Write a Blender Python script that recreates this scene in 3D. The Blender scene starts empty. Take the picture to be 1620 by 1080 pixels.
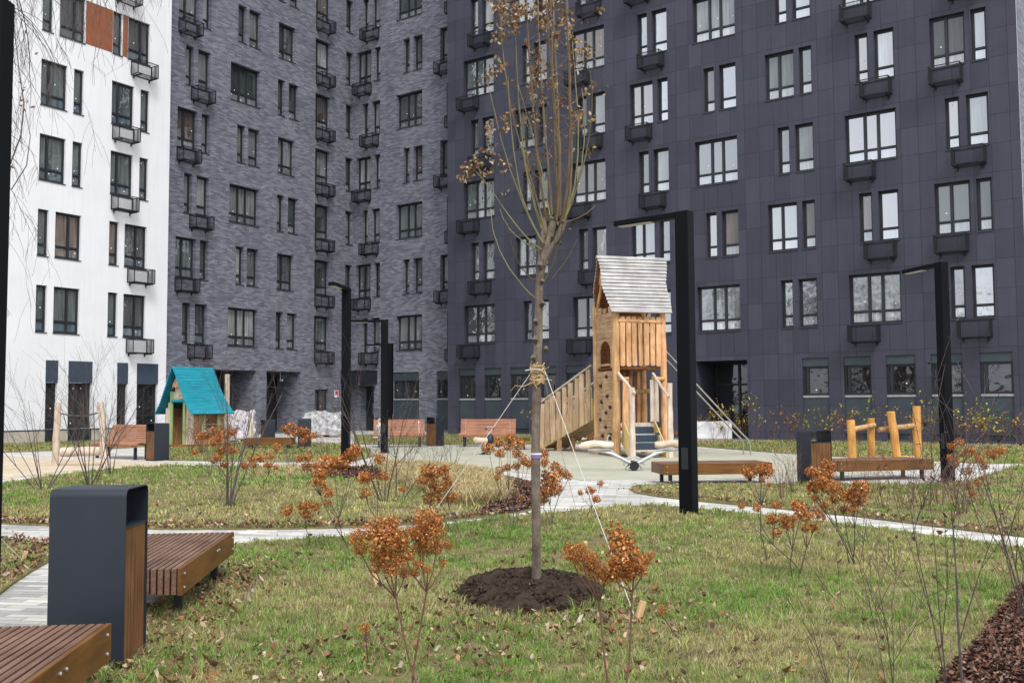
import bpy, math, random
import numpy as np
from mathutils import Vector, Matrix

R = math.radians
sc = bpy.context.scene
col = sc.collection
rng = random.Random(7)
nr = np.random.default_rng(11)

# ------------------------------------------------------------------ camera numbers
FOC, TILT, ROLL, CAMH = 1572.7, 0.0612115, -0.0055049, 1.5


def ray(px, py):
    x, y = px - 810, 540 - py
    c, s = math.cos(ROLL), math.sin(ROLL)
    x, y = c*x - s*y, s*x + c*y
    return Vector((x, FOC*math.cos(TILT) - y*math.sin(TILT), FOC*math.sin(TILT) + y*math.cos(TILT)))


def G(px, py, z=0.0):
    """a point of the ground seen at that place of the photograph"""
    v = ray(px, py)
    t = (z - CAMH)/v.z
    return Vector((v.x*t, v.y*t, z))


def at(px, py, D):
    v = ray(px, py)
    t = D/v.y
    return Vector((v.x*t, D, CAMH + v.z*t))


# ------------------------------------------------------------------ materials
def nmat(name):
    m = bpy.data.materials.new(name)
    m.use_nodes = True
    nt = m.node_tree
    b = nt.nodes['Principled BSDF']
    return m, nt, b


def N(nt, t, **kw):
    n = nt.nodes.new(t)
    for k, v in kw.items():
        if k in n.inputs:
            n.inputs[k].default_value = v
        else:
            setattr(n, k, v)
    return n


def c4(c):
    return (c[0], c[1], c[2], 1)


def ramp(nt, fac, stops, interp='LINEAR'):
    r = nt.nodes.new('ShaderNodeValToRGB')
    r.color_ramp.interpolation = interp
    els = r.color_ramp.elements
    while len(els) < len(stops):
        els.new(0.5)
    for e, (p, c) in zip(els, stops):
        e.position = p
        e.color = c4(c)
    nt.links.new(fac, r.inputs[0])
    return r.outputs[0]


def coord(nt, scale=(1, 1, 1), rot=(0, 0, 0), which='Object'):
    tc = nt.nodes.new('ShaderNodeTexCoord')
    mp = nt.nodes.new('ShaderNodeMapping')
    mp.inputs['Scale'].default_value = scale
    mp.inputs['Rotation'].default_value = rot
    nt.links.new(tc.outputs[which], mp.inputs[0])
    return mp.outputs[0]


def noise(nt, vec, scale, detail=4, rough=0.55):
    n = N(nt, 'ShaderNodeTexNoise')
    n.inputs['Scale'].default_value = scale
    n.inputs['Detail'].default_value = detail
    n.inputs['Roughness'].default_value = rough
    nt.links.new(vec, n.inputs['Vector'])
    return n.outputs['Fac']


def bump(nt, b, h, strength=0.3, dist=0.01):
    n = N(nt, 'ShaderNodeBump')
    n.inputs['Strength'].default_value = strength
    n.inputs['Distance'].default_value = dist
    nt.links.new(h, n.inputs['Height'])
    nt.links.new(n.outputs[0], b.inputs['Normal'])
    return n


def mix(nt, fac, a, b, mode='MIX'):
    n = nt.nodes.new('ShaderNodeMix')
    n.data_type = 'RGBA'
    n.blend_type = mode
    for s, v in ((n.inputs[0], fac), (n.inputs[6], a), (n.inputs[7], b)):
        if isinstance(v, (int, float)):
            s.default_value = v
        elif isinstance(v, tuple):
            s.default_value = c4(v)
        else:
            nt.links.new(v, s)
    return n.outputs[2]


def mat_noise(name, c1, c2, scale=3, rough=0.7, bstr=0.0, bscale=40, bdist=0.01, stretch=(1, 1, 1), spec=0.3, metal=0.0, detail=5, rnd=0.0):
    m, nt, b = nmat(name)
    v = coord(nt, stretch)
    f = noise(nt, v, scale, detail)
    cc = ramp(nt, f, [(0.3, c1), (0.7, c2)])
    if rnd:
        oi = nt.nodes.new('ShaderNodeObjectInfo')
        mr = nt.nodes.new('ShaderNodeMapRange')
        mr.inputs[3].default_value = 1-rnd
        mr.inputs[4].default_value = 1+rnd
        nt.links.new(oi.outputs['Random'], mr.inputs[0])
        hs = nt.nodes.new('ShaderNodeHueSaturation')
        nt.links.new(mr.outputs[0], hs.inputs['Value'])
        nt.links.new(cc, hs.inputs['Color'])
        cc = hs.outputs[0]
    nt.links.new(cc, b.inputs['Base Color'])
    b.inputs['Roughness'].default_value = rough
    b.inputs['Specular IOR Level'].default_value = spec
    b.inputs['Metallic'].default_value = metal
    if bstr:
        bump(nt, b, noise(nt, v, bscale, 4), bstr, bdist)
    return m


def mat_vcol(name, rough=0.8, translucent=0.0, spec=0.15):
    m, nt, b = nmat(name)
    a = N(nt, 'ShaderNodeVertexColor')
    a.layer_name = 'Col'
    nt.links.new(a.outputs[0], b.inputs['Base Color'])
    b.inputs['Roughness'].default_value = rough
    b.inputs['Specular IOR Level'].default_value = spec
    if translucent:
        tr = N(nt, 'ShaderNodeBsdfTranslucent')
        nt.links.new(a.outputs[0], tr.inputs[0])
        mx = N(nt, 'ShaderNodeMixShader')
        mx.inputs[0].default_value = translucent
        nt.links.new(b.outputs[0], mx.inputs[1])
        nt.links.new(tr.outputs[0], mx.inputs[2])
        nt.links.new(mx.outputs[0], nt.nodes['Material Output'].inputs[0])
    return m


def mat_wood(name, c1, c2, axis=2, rough=0.65, scale=6, dark=None, rnd=0.12, streak=18):
    """grain runs along the axis (object coordinates)"""
    m, nt, b = nmat(name)
    st = [streak, streak, streak]
    st[axis] = 1.0
    v = coord(nt, tuple(st))
    oi = nt.nodes.new('ShaderNodeObjectInfo')
    add = nt.nodes.new('ShaderNodeVectorMath')
    add.operation = 'ADD'
    nt.links.new(v, add.inputs[0])
    cmb = nt.nodes.new('ShaderNodeCombineXYZ')
    ml = nt.nodes.new('ShaderNodeMath')
    ml.operation = 'MULTIPLY'
    ml.inputs[1].default_value = 37.0
    nt.links.new(oi.outputs['Random'], ml.inputs[0])
    for i in range(3):
        nt.links.new(ml.outputs[0], cmb.inputs[i])
    nt.links.new(cmb.outputs[0], add.inputs[1])
    f = noise(nt, add.outputs[0], scale*0.35, 6, 0.6)
    cc = ramp(nt, f, [(0.28, dark or c1), (0.45, c1), (0.68, c2)])
    v2 = coord(nt)
    f2 = noise(nt, v2, 2.3, 3)
    cc = mix(nt, 0.35, cc, ramp(nt, f2, [(0.35, tuple(x*0.6 for x in c1)), (0.7, tuple(min(1, x*1.2) for x in c2))]))
    hs = nt.nodes.new('ShaderNodeHueSaturation')
    mr = nt.nodes.new('ShaderNodeMapRange')
    mr.inputs[3].default_value = 1-rnd
    mr.inputs[4].default_value = 1+rnd
    nt.links.new(oi.outputs['Random'], mr.inputs[0])
    nt.links.new(mr.outputs[0], hs.inputs['Value'])
    nt.links.new(cc, hs.inputs['Color'])
    nt.links.new(hs.outputs[0], b.inputs['Base Color'])
    b.inputs['Roughness'].default_value = rough
    b.inputs['Specular IOR Level'].default_value = 0.25
    bump(nt, b, f, 0.25, 0.004)
    return m


def swz(nt, ox=0.0, oz=0.0):
    tc = nt.nodes.new('ShaderNodeTexCoord')
    sp = nt.nodes.new('ShaderNodeSeparateXYZ')
    nt.links.new(tc.outputs['Object'], sp.inputs[0])
    ad = nt.nodes.new('ShaderNodeMath')      # x + y so that reveals get bricks as well
    nt.links.new(sp.outputs[0], ad.inputs[0])
    nt.links.new(sp.outputs[1], ad.inputs[1])
    cb = nt.nodes.new('ShaderNodeCombineXYZ')
    nt.links.new(ad.outputs[0], cb.inputs[0])
    nt.links.new(sp.outputs[2], cb.inputs[1])
    mp = nt.nodes.new('ShaderNodeMapping')
    mp.inputs['Location'].default_value = (ox, oz, 0)
    nt.links.new(cb.outputs[0], mp.inputs[0])
    return mp.outputs[0], tc.outputs['Object']


def bricknode(nt, vec, w, h, mortar, c1, c2, cm, offset=0.5, bias=0.0, smooth=0.1):
    n = N(nt, 'ShaderNodeTexBrick')
    n.offset = offset
    n.inputs['Scale'].default_value = 1
    n.inputs['Brick Width'].default_value = w
    n.inputs['Row Height'].default_value = h
    n.inputs['Mortar Size'].default_value = mortar
    n.inputs['Mortar Smooth'].default_value = smooth
    n.inputs['Bias'].default_value = bias
    n.inputs['Color1'].default_value = c4(c1)
    n.inputs['Color2'].default_value = c4(c2)
    n.inputs['Mortar'].default_value = c4(cm)
    nt.links.new(vec, n.inputs['Vector'])
    return n


# brick
def make_brick():
    m, nt, b = nmat('slate_brick')
    v, o = swz(nt)
    n1 = bricknode(nt, v, 0.30, 0.075, 0.009, (0.092, 0.099, 0.126), (0.210, 0.218, 0.260), (0.110, 0.114, 0.135), bias=0.0)
    mp = nt.nodes.new('ShaderNodeMapping')
    mp.inputs['Location'].default_value = (3.3, 15.0, 0)
    nt.links.new(v, mp.inputs[0])
    n2 = bricknode(nt, mp.outputs[0], 0.30, 0.075, 0.009, (0.86, 0.87, 0.90), (1.20, 1.17, 1.15), (1, 1, 1))
    cc = mix(nt, 1.0, n1.outputs['Color'], n2.outputs['Color'], 'MULTIPLY')
    big = noise(nt, o, 0.45, 5, 0.65)
    cc = mix(nt, 1.0, cc, ramp(nt, big, [(0.3, (0.82, 0.84, 0.87)), (0.5, (1, 1, 1)), (0.72, (1.15, 1.14, 1.13))]), 'MULTIPLY')
    nt.links.new(cc, b.inputs['Base Color'])
    b.inputs['Roughness'].default_value = 0.75
    b.inputs['Specular IOR Level'].default_value = 0.25
    bump(nt, b, n1.outputs['Fac'], 0.5, -0.008)
    return m


def make_panel():
    m, nt, b = nmat('dark_cladding_panel')
    v, o = swz(nt, 0.2, -0.31)
    n1 = bricknode(nt, v, 0.6, 1.0, 0.007, (0.037, 0.039, 0.055), (0.050, 0.052, 0.073), (0.013, 0.014, 0.018), offset=0.0, smooth=0.0)
    f = noise(nt, o, 1.2, 6, 0.7)
    cc = mix(nt, 1.0, n1.outputs['Color'], ramp(nt, f, [(0.3, (0.92, 0.92, 0.92)), (0.7, (1.08, 1.08, 1.1))]), 'MULTIPLY')
    # rain streaks
    mp = nt.nodes.new('ShaderNodeMapping')
    mp.inputs['Scale'].default_value = (3.5, 3.5, 0.12)
    nt.links.new(o, mp.inputs[0])
    f3 = noise(nt, mp.outputs[0], 1.6, 4)
    cc = mix(nt, 1.0, cc, ramp(nt, f3, [(0.3, (0.94, 0.94, 0.94)), (0.65, (1.06, 1.05, 1.04))]), 'MULTIPLY')
    nt.links.new(cc, b.inputs['Base Color'])
    b.inputs['Roughness'].default_value = 0.6
    b.inputs['Specular IOR Level'].default_value = 0.22
    bump(nt, b, n1.outputs['Fac'], 0.4, -0.006)
    return m


def make_stucco():
    m, nt, b = nmat('white_stucco')
    tc = nt.nodes.new('ShaderNodeTexCoord')
    o = tc.outputs['Object']
    f = noise(nt, o, 0.7, 6, 0.6)
    cc = ramp(nt, f, [(0.25, (0.67, 0.68, 0.71)), (0.6, (0.72, 0.73, 0.755))])
    mp = nt.nodes.new('ShaderNodeMapping')
    mp.inputs['Scale'].default_value = (4, 4, 0.25)
    nt.links.new(o, mp.inputs[0])
    f3 = noise(nt, mp.outputs[0], 1.5, 5)
    cc = mix(nt, 1.0, cc, ramp(nt, f3, [(0.3, (0.955, 0.955, 0.95)), (0.6, (1, 1, 1))]), 'MULTIPLY')
    nt.links.new(cc, b.inputs['Base Color'])
    b.inputs['Roughness'].default_value = 0.85
    b.inputs['Specular IOR Level'].default_value = 0.15
    bump(nt, b, noise(nt, o, 60, 3), 0.25, 0.004)
    return m


def make_pane(name, refl, stops, wav=0.4, vary=0.3):
    m, nt, b = nmat(name)
    oi = nt.nodes.new('ShaderNodeObjectInfo')
    base = ramp(nt, oi.outputs['Random'], stops, 'CONSTANT')
    tc = nt.nodes.new('ShaderNodeTexCoord')
    # soft vertical folds / dirt behind and on the glass
    mp = nt.nodes.new('ShaderNodeMapping')
    mp.inputs['Scale'].default_value = (9, 1, 0.5)
    nt.links.new(tc.outputs['Object'], mp.inputs[0])
    f = noise(nt, mp.outputs[0], 1.4, 4)
    cc = mix(nt, 1.0, base, ramp(nt, f, [(0.25, (0.45, 0.45, 0.45)), (0.75, (1.35, 1.35, 1.35))]), 'MULTIPLY')
    b.inputs['Roughness'].default_value = 0.8
    b.inputs['Specular IOR Level'].default_value = 0.0
    nt.links.new(cc, b.inputs['Base Color'])
    gl = N(nt, 'ShaderNodeBsdfGlossy')
    gl.inputs['Color'].default_value = (0.92, 0.95, 1.0, 1)
    gl.inputs['Roughness'].default_value = 0.015
    geo = nt.nodes.new('ShaderNodeNewGeometry')
    w = noise(nt, geo.outputs['Position'], 1.7, 2, 0.5)
    bn = N(nt, 'ShaderNodeBump')
    bn.inputs['Strength'].default_value = wav
    bn.inputs['Distance'].default_value = 0.02
    nt.links.new(w, bn.inputs['Height'])
    nt.links.new(bn.outputs[0], gl.inputs['Normal'])
    fr = N(nt, 'ShaderNodeLayerWeight')
    fr.inputs[0].default_value = 0.35
    mr = nt.nodes.new('ShaderNodeMapRange')
    mr.inputs[3].default_value = refl
    mr.inputs[4].default_value = min(1.0, refl + 0.55)
    nt.links.new(fr.outputs['Fresnel'], mr.inputs[0])
    m5 = nt.nodes.new('ShaderNodeMath')
    m5.operation = 'MULTIPLY'
    m5.inputs[1].default_value = 7.31
    nt.links.new(oi.outputs['Random'], m5.inputs[0])
    m6 = nt.nodes.new('ShaderNodeMath')
    m6.operation = 'FRACT'
    nt.links.new(m5.outputs[0], m6.inputs[0])
    m7 = nt.nodes.new('ShaderNodeMapRange')
    m7.inputs[3].default_value = 1-vary
    m7.inputs[4].default_value = 1+vary*.5
    nt.links.new(m6.outputs[0], m7.inputs[0])
    m8 = nt.nodes.new('ShaderNodeMath')
    m8.operation = 'MULTIPLY'
    nt.links.new(mr.outputs[0], m8.inputs[0])
    nt.links.new(m7.outputs[0], m8.inputs[1])
    mx = N(nt, 'ShaderNodeMixShader')
    nt.links.new(m8.outputs[0], mx.inputs[0])
    nt.links.new(b.outputs[0], mx.inputs[1])
    nt.links.new(gl.outputs[0], mx.inputs[2])
    nt.links.new(mx.outputs[0], nt.nodes['Material Output'].inputs[0])
    return m


def make_paver():
    m, nt, b = nmat('concrete_pavers')
    v = coord(nt, (1, 1, 1), (0, 0, R(8)))
    n1 = bricknode(nt, v, 0.40, 0.10, 0.005, (0.32, 0.315, 0.305), (0.58, 0.565, 0.53), (0.21, 0.205, 0.195), bias=0.2)
    v2 = coord(nt, (1, 1, 1), (0, 0, R(8)))
    mp = nt.nodes.new('ShaderNodeMapping')
    mp.inputs['Location'].default_value = (4.4, 7.0, 0)
    nt.links.new(v2, mp.inputs[0])
    n2 = bricknode(nt, mp.outputs[0], 0.40, 0.10, 0.005, (0.78, 0.79, 0.82), (1.15, 1.14, 1.1), (1, 1, 1))
    cc = mix(nt, 1.0, n1.outputs['Color'], n2.outputs['Color'], 'MULTIPLY')
    f = noise(nt, v2, 1.1, 6, 0.65)
    cc = mix(nt, 1.0, cc, ramp(nt, f, [(0.3, (0.82, 0.8, 0.78)), (0.6, (1.05, 1.05, 1.05))]), 'MULTIPLY')
    nt.links.new(cc, b.inputs['Base Color'])
    b.inputs['Roughness'].default_value = 0.85
    b.inputs['Specular IOR Level'].default_value = 0.2
    bump(nt, b, n1.outputs['Fac'], 0.5, -0.004)
    return m


def make_soil_ground(name, c1, c2, c3, s1=0.5, s2=9, bs=0.6):
    m, nt, b = nmat(name)
    v = coord(nt)
    f = noise(nt, v, s1, 5, 0.6)
    cc = ramp(nt, f, [(0.35, c1), (0.65, c2)])
    f2 = noise(nt, v, s2, 6, 0.7)
    cc = mix(nt, ramp(nt, f2, [(0.4, (0, 0, 0)), (0.62, (1, 1, 1))]), cc, c3)
    nt.links.new(cc, b.inputs['Base Color'])
    b.inputs['Roughness'].default_value = 0.95
    b.inputs['Specular IOR Level'].default_value = 0.1
    bump(nt, b, noise(nt, v, 35, 5, 0.7), bs, 0.03)
    return m


M = {}
M['stucco'] = make_stucco()
M['brick'] = make_brick()
M['panel'] = make_panel()
M['frame'] = mat_noise('window_frame_paint', (0.016, 0.018, 0.022), (0.024, 0.027, 0.032), 3, 0.45)
M['sill'] = mat_noise('sill_metal', (0.03, 0.033, 0.04), (0.045, 0.05, 0.06), 5, 0.4)
M['lightsill'] = mat_noise('light_sill', (0.22, 0.22, 0.23), (0.3, 0.3, 0.32), 5, 0.5)
M['sticker'] = mat_noise('sticker_paper', (0.7, 0.7, 0.72), (0.8, 0.8, 0.82), 4)
dk = [(0.0, (0.05, 0.055, 0.055)), (0.2, (0.10, 0.118, 0.112)), (0.36, (0.15, 0.16, 0.16)), (0.52, (0.065, 0.052, 0.045)), (0.64, (0.24, 0.255, 0.25)), (0.76, (0.11, 0.082, 0.065)), (0.88, (0.035, 0.045, 0.04))]
M['pane_d'] = make_pane('glass_dark_house', 0.27, dk, 0.7, 0.8)
M['pane_l'] = make_pane('glass_brick_house', 0.16, [(p, tuple(x*1.1 for x in c)) for p, c in dk], 0.3)
M['pane_w'] = make_pane('glass_white_house', 0.17, [(0.0, (0.07, 0.085, 0.09)), (0.3, (0.11, 0.125, 0.125)), (0.6, (0.09, 0.09, 0.09)), (0.8, (0.17, 0.13, 0.11))], 0.3)
M['pane_d2'] = make_pane('frosted_dark_house', 0.32, [(0, (.26, .27, .28)), (.4, (.36, .37, .38)), (.75, (.2, .21, .21))], 0.3, 0.5)
M['pane_l2'] = make_pane('frosted_brick_house', 0.16, [(0, (.12, .14, .145)), (.5, (.18, .20, .205))], 0.3)
M['pane_w2'] = make_pane('frosted_white_house', 0.16, [(0, (.10, .13, .15)), (.5, (.14, .165, .18)), (.8, (.19, .16, .14))], 0.3)
M['pane_g'] = make_pane('glass_shop', 0.07, [(0.0, (0.015, 0.016, 0.017)), (0.5, (0.03, 0.03, 0.03))], 0.8)
M['orange'] = mat_noise('rust_render', (0.21, 0.072, 0.034), (0.26, 0.09, 0.042), 2, 0.85, 0.2, 60)
M['bluepanel'] = mat_noise('blue_grey_panel', (0.030, 0.042, 0.052), (0.045, 0.058, 0.068), 1.5, 0.5)
M['bluepanel2'] = mat_noise('slate_blue_panel', (0.035, 0.05, 0.075), (0.045, 0.062, 0.09), 1.5, 0.5)
M['plinth'] = mat_noise('beige_plinth', (0.36, 0.32, 0.27), (0.46, 0.42, 0.36), 3, 0.85, 0.2)
M['darkmetal'] = mat_noise('dark_metal', (0.012, 0.014, 0.019), (0.017, 0.019, 0.026), 3, 0.42, spec=0.4)
M['lamp'] = mat_noise('lamp_black_paint', (0.0035, 0.004, 0.006), (0.005, 0.006, 0.008), 2, 0.6, spec=0.08, stretch=(1, 1, 0.2))
M['basket'] = mat_noise('basket_metal', (0.008, 0.009, 0.012), (0.014, 0.016, 0.021), 3, 0.5)
M['led'] = mat_noise('lamp_diffuser', (0.42, 0.40, 0.35), (0.55, 0.52, 0.47), 8, 0.5)
M['binshell'] = mat_noise('bin_powder_coat', (0.010, 0.014, 0.022), (0.016, 0.022, 0.033), 1.3, 0.48, 0.06, 300, 0.002, spec=0.35, detail=9)
M['bininner'] = mat_noise('bin_inside', (0.006, 0.006, 0.007), (0.012, 0.012, 0.013), 3, 0.7)
M['binwood'] = mat_wood('bin_wood', (0.105, 0.044, 0.014), (0.205, 0.100, 0.038), 2, dark=(0.06, 0.024, 0.009), streak=26)
M['slat'] = mat_wood('bench_slat_wood', (0.120, 0.062, 0.040), (0.245, 0.145, 0.100), 1, dark=(0.060, 0.030, 0.020), rough=0.55, streak=22)
M['benchside'] = mat_wood('bench_side_board', (0.105, 0.044, 0.010), (0.175, 0.080, 0.022), 1, dark=(0.06, 0.024, 0.007), rough=0.5, streak=14)
M['terra'] = mat_wood('terracotta_slats', (0.27, 0.115, 0.062), (0.41, 0.195, 0.115), 0, rough=0.5, streak=14)
M['bolt'] = mat_noise('steel_bolt', (0.5, 0.5, 0.5), (0.6, 0.6, 0.6), 9, 0.3, metal=0.9)
M['steel'] = mat_noise('brushed_steel', (0.42, 0.43, 0.44), (0.55, 0.56, 0.57), 9, 0.35, metal=0.7)
M['robinia'] = mat_wood('robinia_log', (0.36, 0.20, 0.085), (0.56, 0.355, 0.175), 2, dark=(0.22, 0.11, 0.05), streak=9)
M['robinia_h'] = mat_wood('robinia_board', (0.34, 0.205, 0.11), (0.56, 0.38, 0.23), 1, dark=(0.22, 0.12, 0.06), streak=10)
M['pine'] = mat_wood('pine_board', (0.40, 0.20, 0.09), (0.66, 0.40, 0.21), 2, dark=(0.30, 0.12, 0.05), rnd=0.22, streak=9)
M['pinedark'] = mat_wood('shaded_pine', (0.17, 0.065, 0.02), (0.32, 0.125, 0.04), 0, dark=(0.09, 0.03, 0.012), streak=6)  # orange pine darkened; shade of undersides and plank gaps put into colour
M['greywood'] = mat_wood('weathered_roof_wood', (0.30, 0.295, 0.29), (0.47, 0.465, 0.46), 0, dark=(0.20, 0.195, 0.19), streak=8)
M['palewood'] = mat_wood('pale_wood', (0.46, 0.37, 0.29), (0.66, 0.56, 0.46), 2, dark=(0.32, 0.24, 0.17), streak=8)
M['rampwood'] = mat_wood('ramp_picket', (0.42, 0.28, 0.165), (0.60, 0.44, 0.29), 2, dark=(0.30, 0.18, 0.09), streak=9, rnd=.2)
M['dullsteel'] = mat_noise('dull_galvanised', (0.22, 0.215, 0.19), (0.32, 0.31, 0.28), 6, 0.5, metal=0.4)
M['honey'] = mat_wood('honey_log', (0.42, 0.20, 0.05), (0.60, 0.32, 0.10), 2, dark=(0.28, 0.12, 0.03), streak=8)
M['yellowboard'] = mat_noise('yellow_edge_board', (0.62, 0.46, 0.17), (0.72, 0.55, 0.24), 3, 0.6)
M['navy'] = mat_noise('navy_rubber', (0.022, 0.035, 0.055), (0.032, 0.048, 0.07), 8, 0.6)
M['hold'] = mat_noise('climbing_hold', (0.03, 0.018, 0.016), (0.06, 0.03, 0.025), 8, 0.6)
M['teal'] = mat_noise('teal_paint', (0.008, 0.20, 0.265), (0.02, 0.29, 0.37), 5, 0.55, 0.25, 30, 0.006, spec=0.3, detail=8, stretch=(.5, 2, 2))
M['tealdark'] = mat_noise('shaded_teal', (0.0, 0.13, 0.19), (0.005, 0.17, 0.24), 2, 0.6)  # dark copy of the teal; shade below the roof put into its colour
M['lime'] = mat_noise('lime_paint', (0.20, 0.30, 0.11), (0.27, 0.38, 0.15), 2, 0.5)
M['black'] = mat_noise('black_plastic', (0.012, 0.012, 0.013), (0.02, 0.02, 0.022), 4, 0.4)
M['ivory'] = mat_noise('ivory_plastic', (0.52, 0.50, 0.44), (0.66, 0.63, 0.56), 5, 0.4)
M['seatwood'] = mat_wood('pale_log_seat', (0.55, 0.42, 0.30), (0.78, 0.70, 0.60), 0, dark=(0.45, 0.32, 0.2), streak=6)
M['bark'] = mat_noise('young_bark', (0.070, 0.053, 0.040), (0.205, 0.162, 0.125), 11, 0.9, 1.0, 38, 0.02, stretch=(1, 1, 0.4), detail=8)
M['shoot'] = mat_noise('olive_shoot', (0.075, 0.050, 0.026), (0.155, 0.108, 0.048), 9, 0.6, 0.3, 60, 0.003, rnd=0.0)
M['greenshoot'] = mat_noise('green_shoot', (0.095, 0.092, 0.038), (0.175, 0.16, 0.066), 8, 0.6)
M['twig'] = mat_noise('dark_twig', (0.050, 0.038, 0.036), (0.115, 0.088, 0.080), 8, 0.8)
M['twig2'] = mat_noise('red_brown_twig', (0.095, 0.045, 0.033), (0.18, 0.10, 0.075), 8, 0.8)
M['rope'] = mat_noise('white_rope', (0.45, 0.445, 0.43), (0.60, 0.59, 0.56), 40, 0.8)
M['straw'] = mat_noise('straw_tie', (0.33, 0.22, 0.11), (0.52, 0.38, 0.21), 30, 0.9)
M['stakewood'] = mat_wood('stake_wood', (0.50, 0.31, 0.14), (0.68, 0.47, 0.26), 2)
M['film'] = mat_noise('clear_wrap_film', (0.13, 0.12, 0.12), (0.62, 0.62, 0.64), 6, 0.25, 1.0, 14, 0.06, spec=0.6, detail=9)
M['pack'] = mat_noise('white_packaging', (0.55, 0.55, 0.57), (0.72, 0.72, 0.74), 5, 0.45, 0.5, 10, 0.02)
M['pallet'] = mat_noise('pallet_wood', (0.28, 0.20, 0.12), (0.42, 0.31, 0.20), 9, 0.9)
M['red'] = mat_noise('red_sign', (0.55, 0.025, 0.02), (0.62, 0.035, 0.03), 3, 0.5)
M['whitepaint'] = mat_noise('white_paint', (0.7, 0.7, 0.7), (0.78, 0.78, 0.78), 3, 0.5)
M['purple'] = mat_noise('purple_tape', (0.18, 0.10, 0.28), (0.26, 0.17, 0.36), 6, 0.6)
M['paver'] = make_paver()
M['asphalt'] = mat_noise('asphalt', (0.045, 0.045, 0.048), (0.07, 0.07, 0.073), 6, 0.9, 0.4, 90)
M['lawn'] = make_soil_ground('lawn_ground', (0.13, 0.15, 0.05), (0.24, 0.21, 0.10), (0.15, 0.105, 0.065))
M['rubber'] = mat_noise('rubber_surface', (0.32, 0.315, 0.245), (0.40, 0.39, 0.31), 1.2, 0.9, 0.5, 140, 0.006, detail=12)
M['sand'] = make_soil_ground('sand', (0.50, 0.41, 0.29), (0.62, 0.53, 0.40), (0.42, 0.34, 0.25), 0.8, 5)
M['mulchbase'] = make_soil_ground('mulch_ground', (0.05, 0.03, 0.025), (0.08, 0.05, 0.04), (0.03, 0.02, 0.018))
M['soil'] = make_soil_ground('dark_soil', (0.030, 0.021, 0.015), (0.050, 0.036, 0.026), (0.062, 0.046, 0.034), 4, 16, 1.0)
M['blade'] = mat_vcol('grass_blade', 0.75, 0.25)
M['chip'] = mat_vcol('bark_chip', 0.85)
M['leaf'] = mat_vcol('dry_leaf', 0.75, 0.15)
M['bloom'] = mat_vcol('dried_petal', 0.7, 0.2)


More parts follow.
